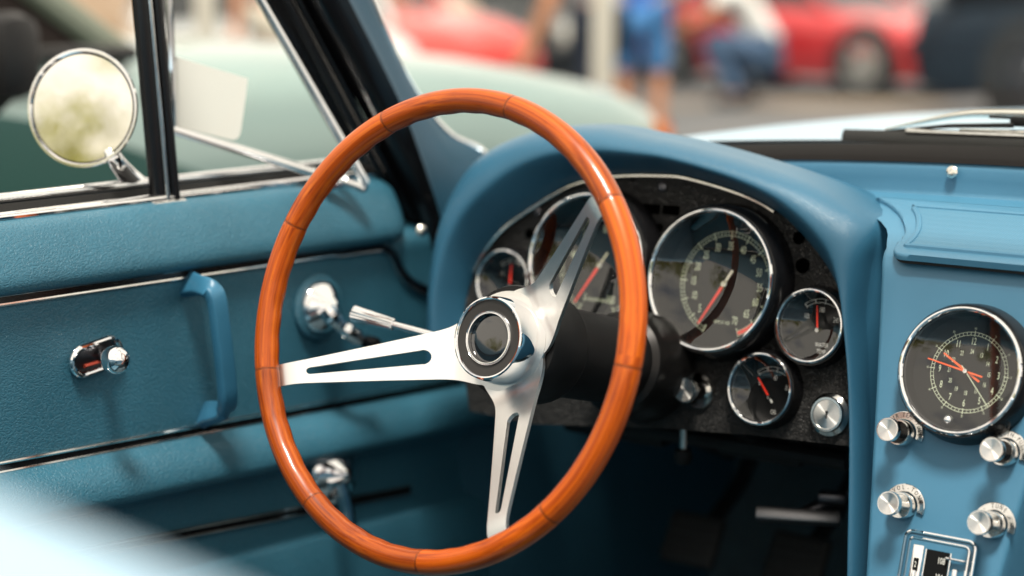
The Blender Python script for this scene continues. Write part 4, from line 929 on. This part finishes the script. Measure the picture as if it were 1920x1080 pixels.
# tent poles
POLE = mat('cream_pole', (.66, .62, .54), .5)
def pole(px, dist, label, r=.035):
    p = ad(px, 60, dist); t = thing('tent_pole', label, 'pole', T(p.x, p.y, 0), 'tent poles')
    MB().box(r*2, r*2, 2.6, T(0, 0, 1.32), .008).build('pole_shaft', POLE, t, T(p.x, p.y, 0)); MB().box(.2, .2, .02, T(0, 0, .011), .004).build('foot_plate', POLE, t, T(p.x, p.y, 0))
pole(1131, 8.2, 'cream tent pole standing beyond the pale green hood', .036); pole(386, 8.5, 'cream tent pole seen through the vent window', .036)

# ------------------------------------------------------------------ trees behind, seen in the chrome and the mirror
LEAF = mat('tree_leaves', (.15, .15, .055), .6, var=(.6, .4)); lt = LEAF.node_tree; lb = lt.nodes['Principled BSDF']; tl_ = lt.nodes.new('ShaderNodeBsdfTranslucent'); tl_.inputs['Color'].default_value = (.42, .42, .09, 1)
lm = lt.nodes.new('ShaderNodeMixShader'); lm.inputs['Fac'].default_value = .55; lt.links.new(lb.outputs[0], lm.inputs[1]); lt.links.new(tl_.outputs[0], lm.inputs[2]); lt.links.new(lm.outputs[0], lt.nodes['Material Output'].inputs['Surface'])
BARK = mat('tree_bark', (.10, .07, .05), .9)
def tree(x, y, h, wd, seed, label):
    rg = random.Random(seed); M = T(x, y, 0); t = thing('tree', label, 'tree', M, 'trees behind the car')
    mb = MB(); mb.tube([(0, 0, 0), (.05, 0, h*.25), (.0, .1, h*.5), (.1, .05, h*.85)], [h*.03, h*.024, h*.017, h*.005], 10); cl_ = []
    for k in range(11):
        a = k*2.4; z0 = h*(.3+.05*k); tip = V(math.cos(a)*wd*rg.uniform(.5, .95), math.sin(a)*wd*rg.uniform(.5, .95), z0+h*rg.uniform(.08, .22))
        mb.tube(catmull([(0, 0, z0), tip*.5+V(0, 0, z0*.5+.1), tip], 3), [h*.009*(1-.12*i) for i in range(7)], 6); cl_.append((tip, rg.uniform(.22, .42)*wd))
    cl_ += [(V(rg.gauss(0, .3)*wd, rg.gauss(0, .3)*wd, h*rg.uniform(.55, .98)), rg.uniform(.25, .4)*wd) for _ in range(12)]
    mb.build('trunk', BARK, t, M); mb = MB()
    for c_, r_ in cl_:
        for _ in range(95):
            d = V(rg.gauss(0, 1), rg.gauss(0, 1), rg.gauss(0, .8)); d = d.normalized()*r_*rg.random()**.4; p = c_+d; s_ = rg.uniform(.08, .19)*h/7
            u_ = V(rg.gauss(0, 1), rg.gauss(0, 1), rg.gauss(0, 1)).normalized(); v_ = u_.orthogonal().normalized()
            mb.add([p-u_*s_, p+v_*s_*.5, p+u_*s_, p-v_*s_*.5], [(0, 1, 2, 3)])
    mb.build('crown', LEAF, t, M, flip=False)
for i, (x, y, h, wd) in enumerate(((-7.5, -27, 6.6, 3.2), (-3.2, -25, 5.6, 3.0), (1.5, -26, 7, 3.2), (-17, -24, 7.5, 3.2), (-24, -12, 8, 3.4), (9, -30, 8, 3.4))):
    tree(x, y, h, wd, 11+i, ['tall', 'short', 'broad', 'round', 'spreading', 'dark'][i]+' leafy tree standing behind the car park')
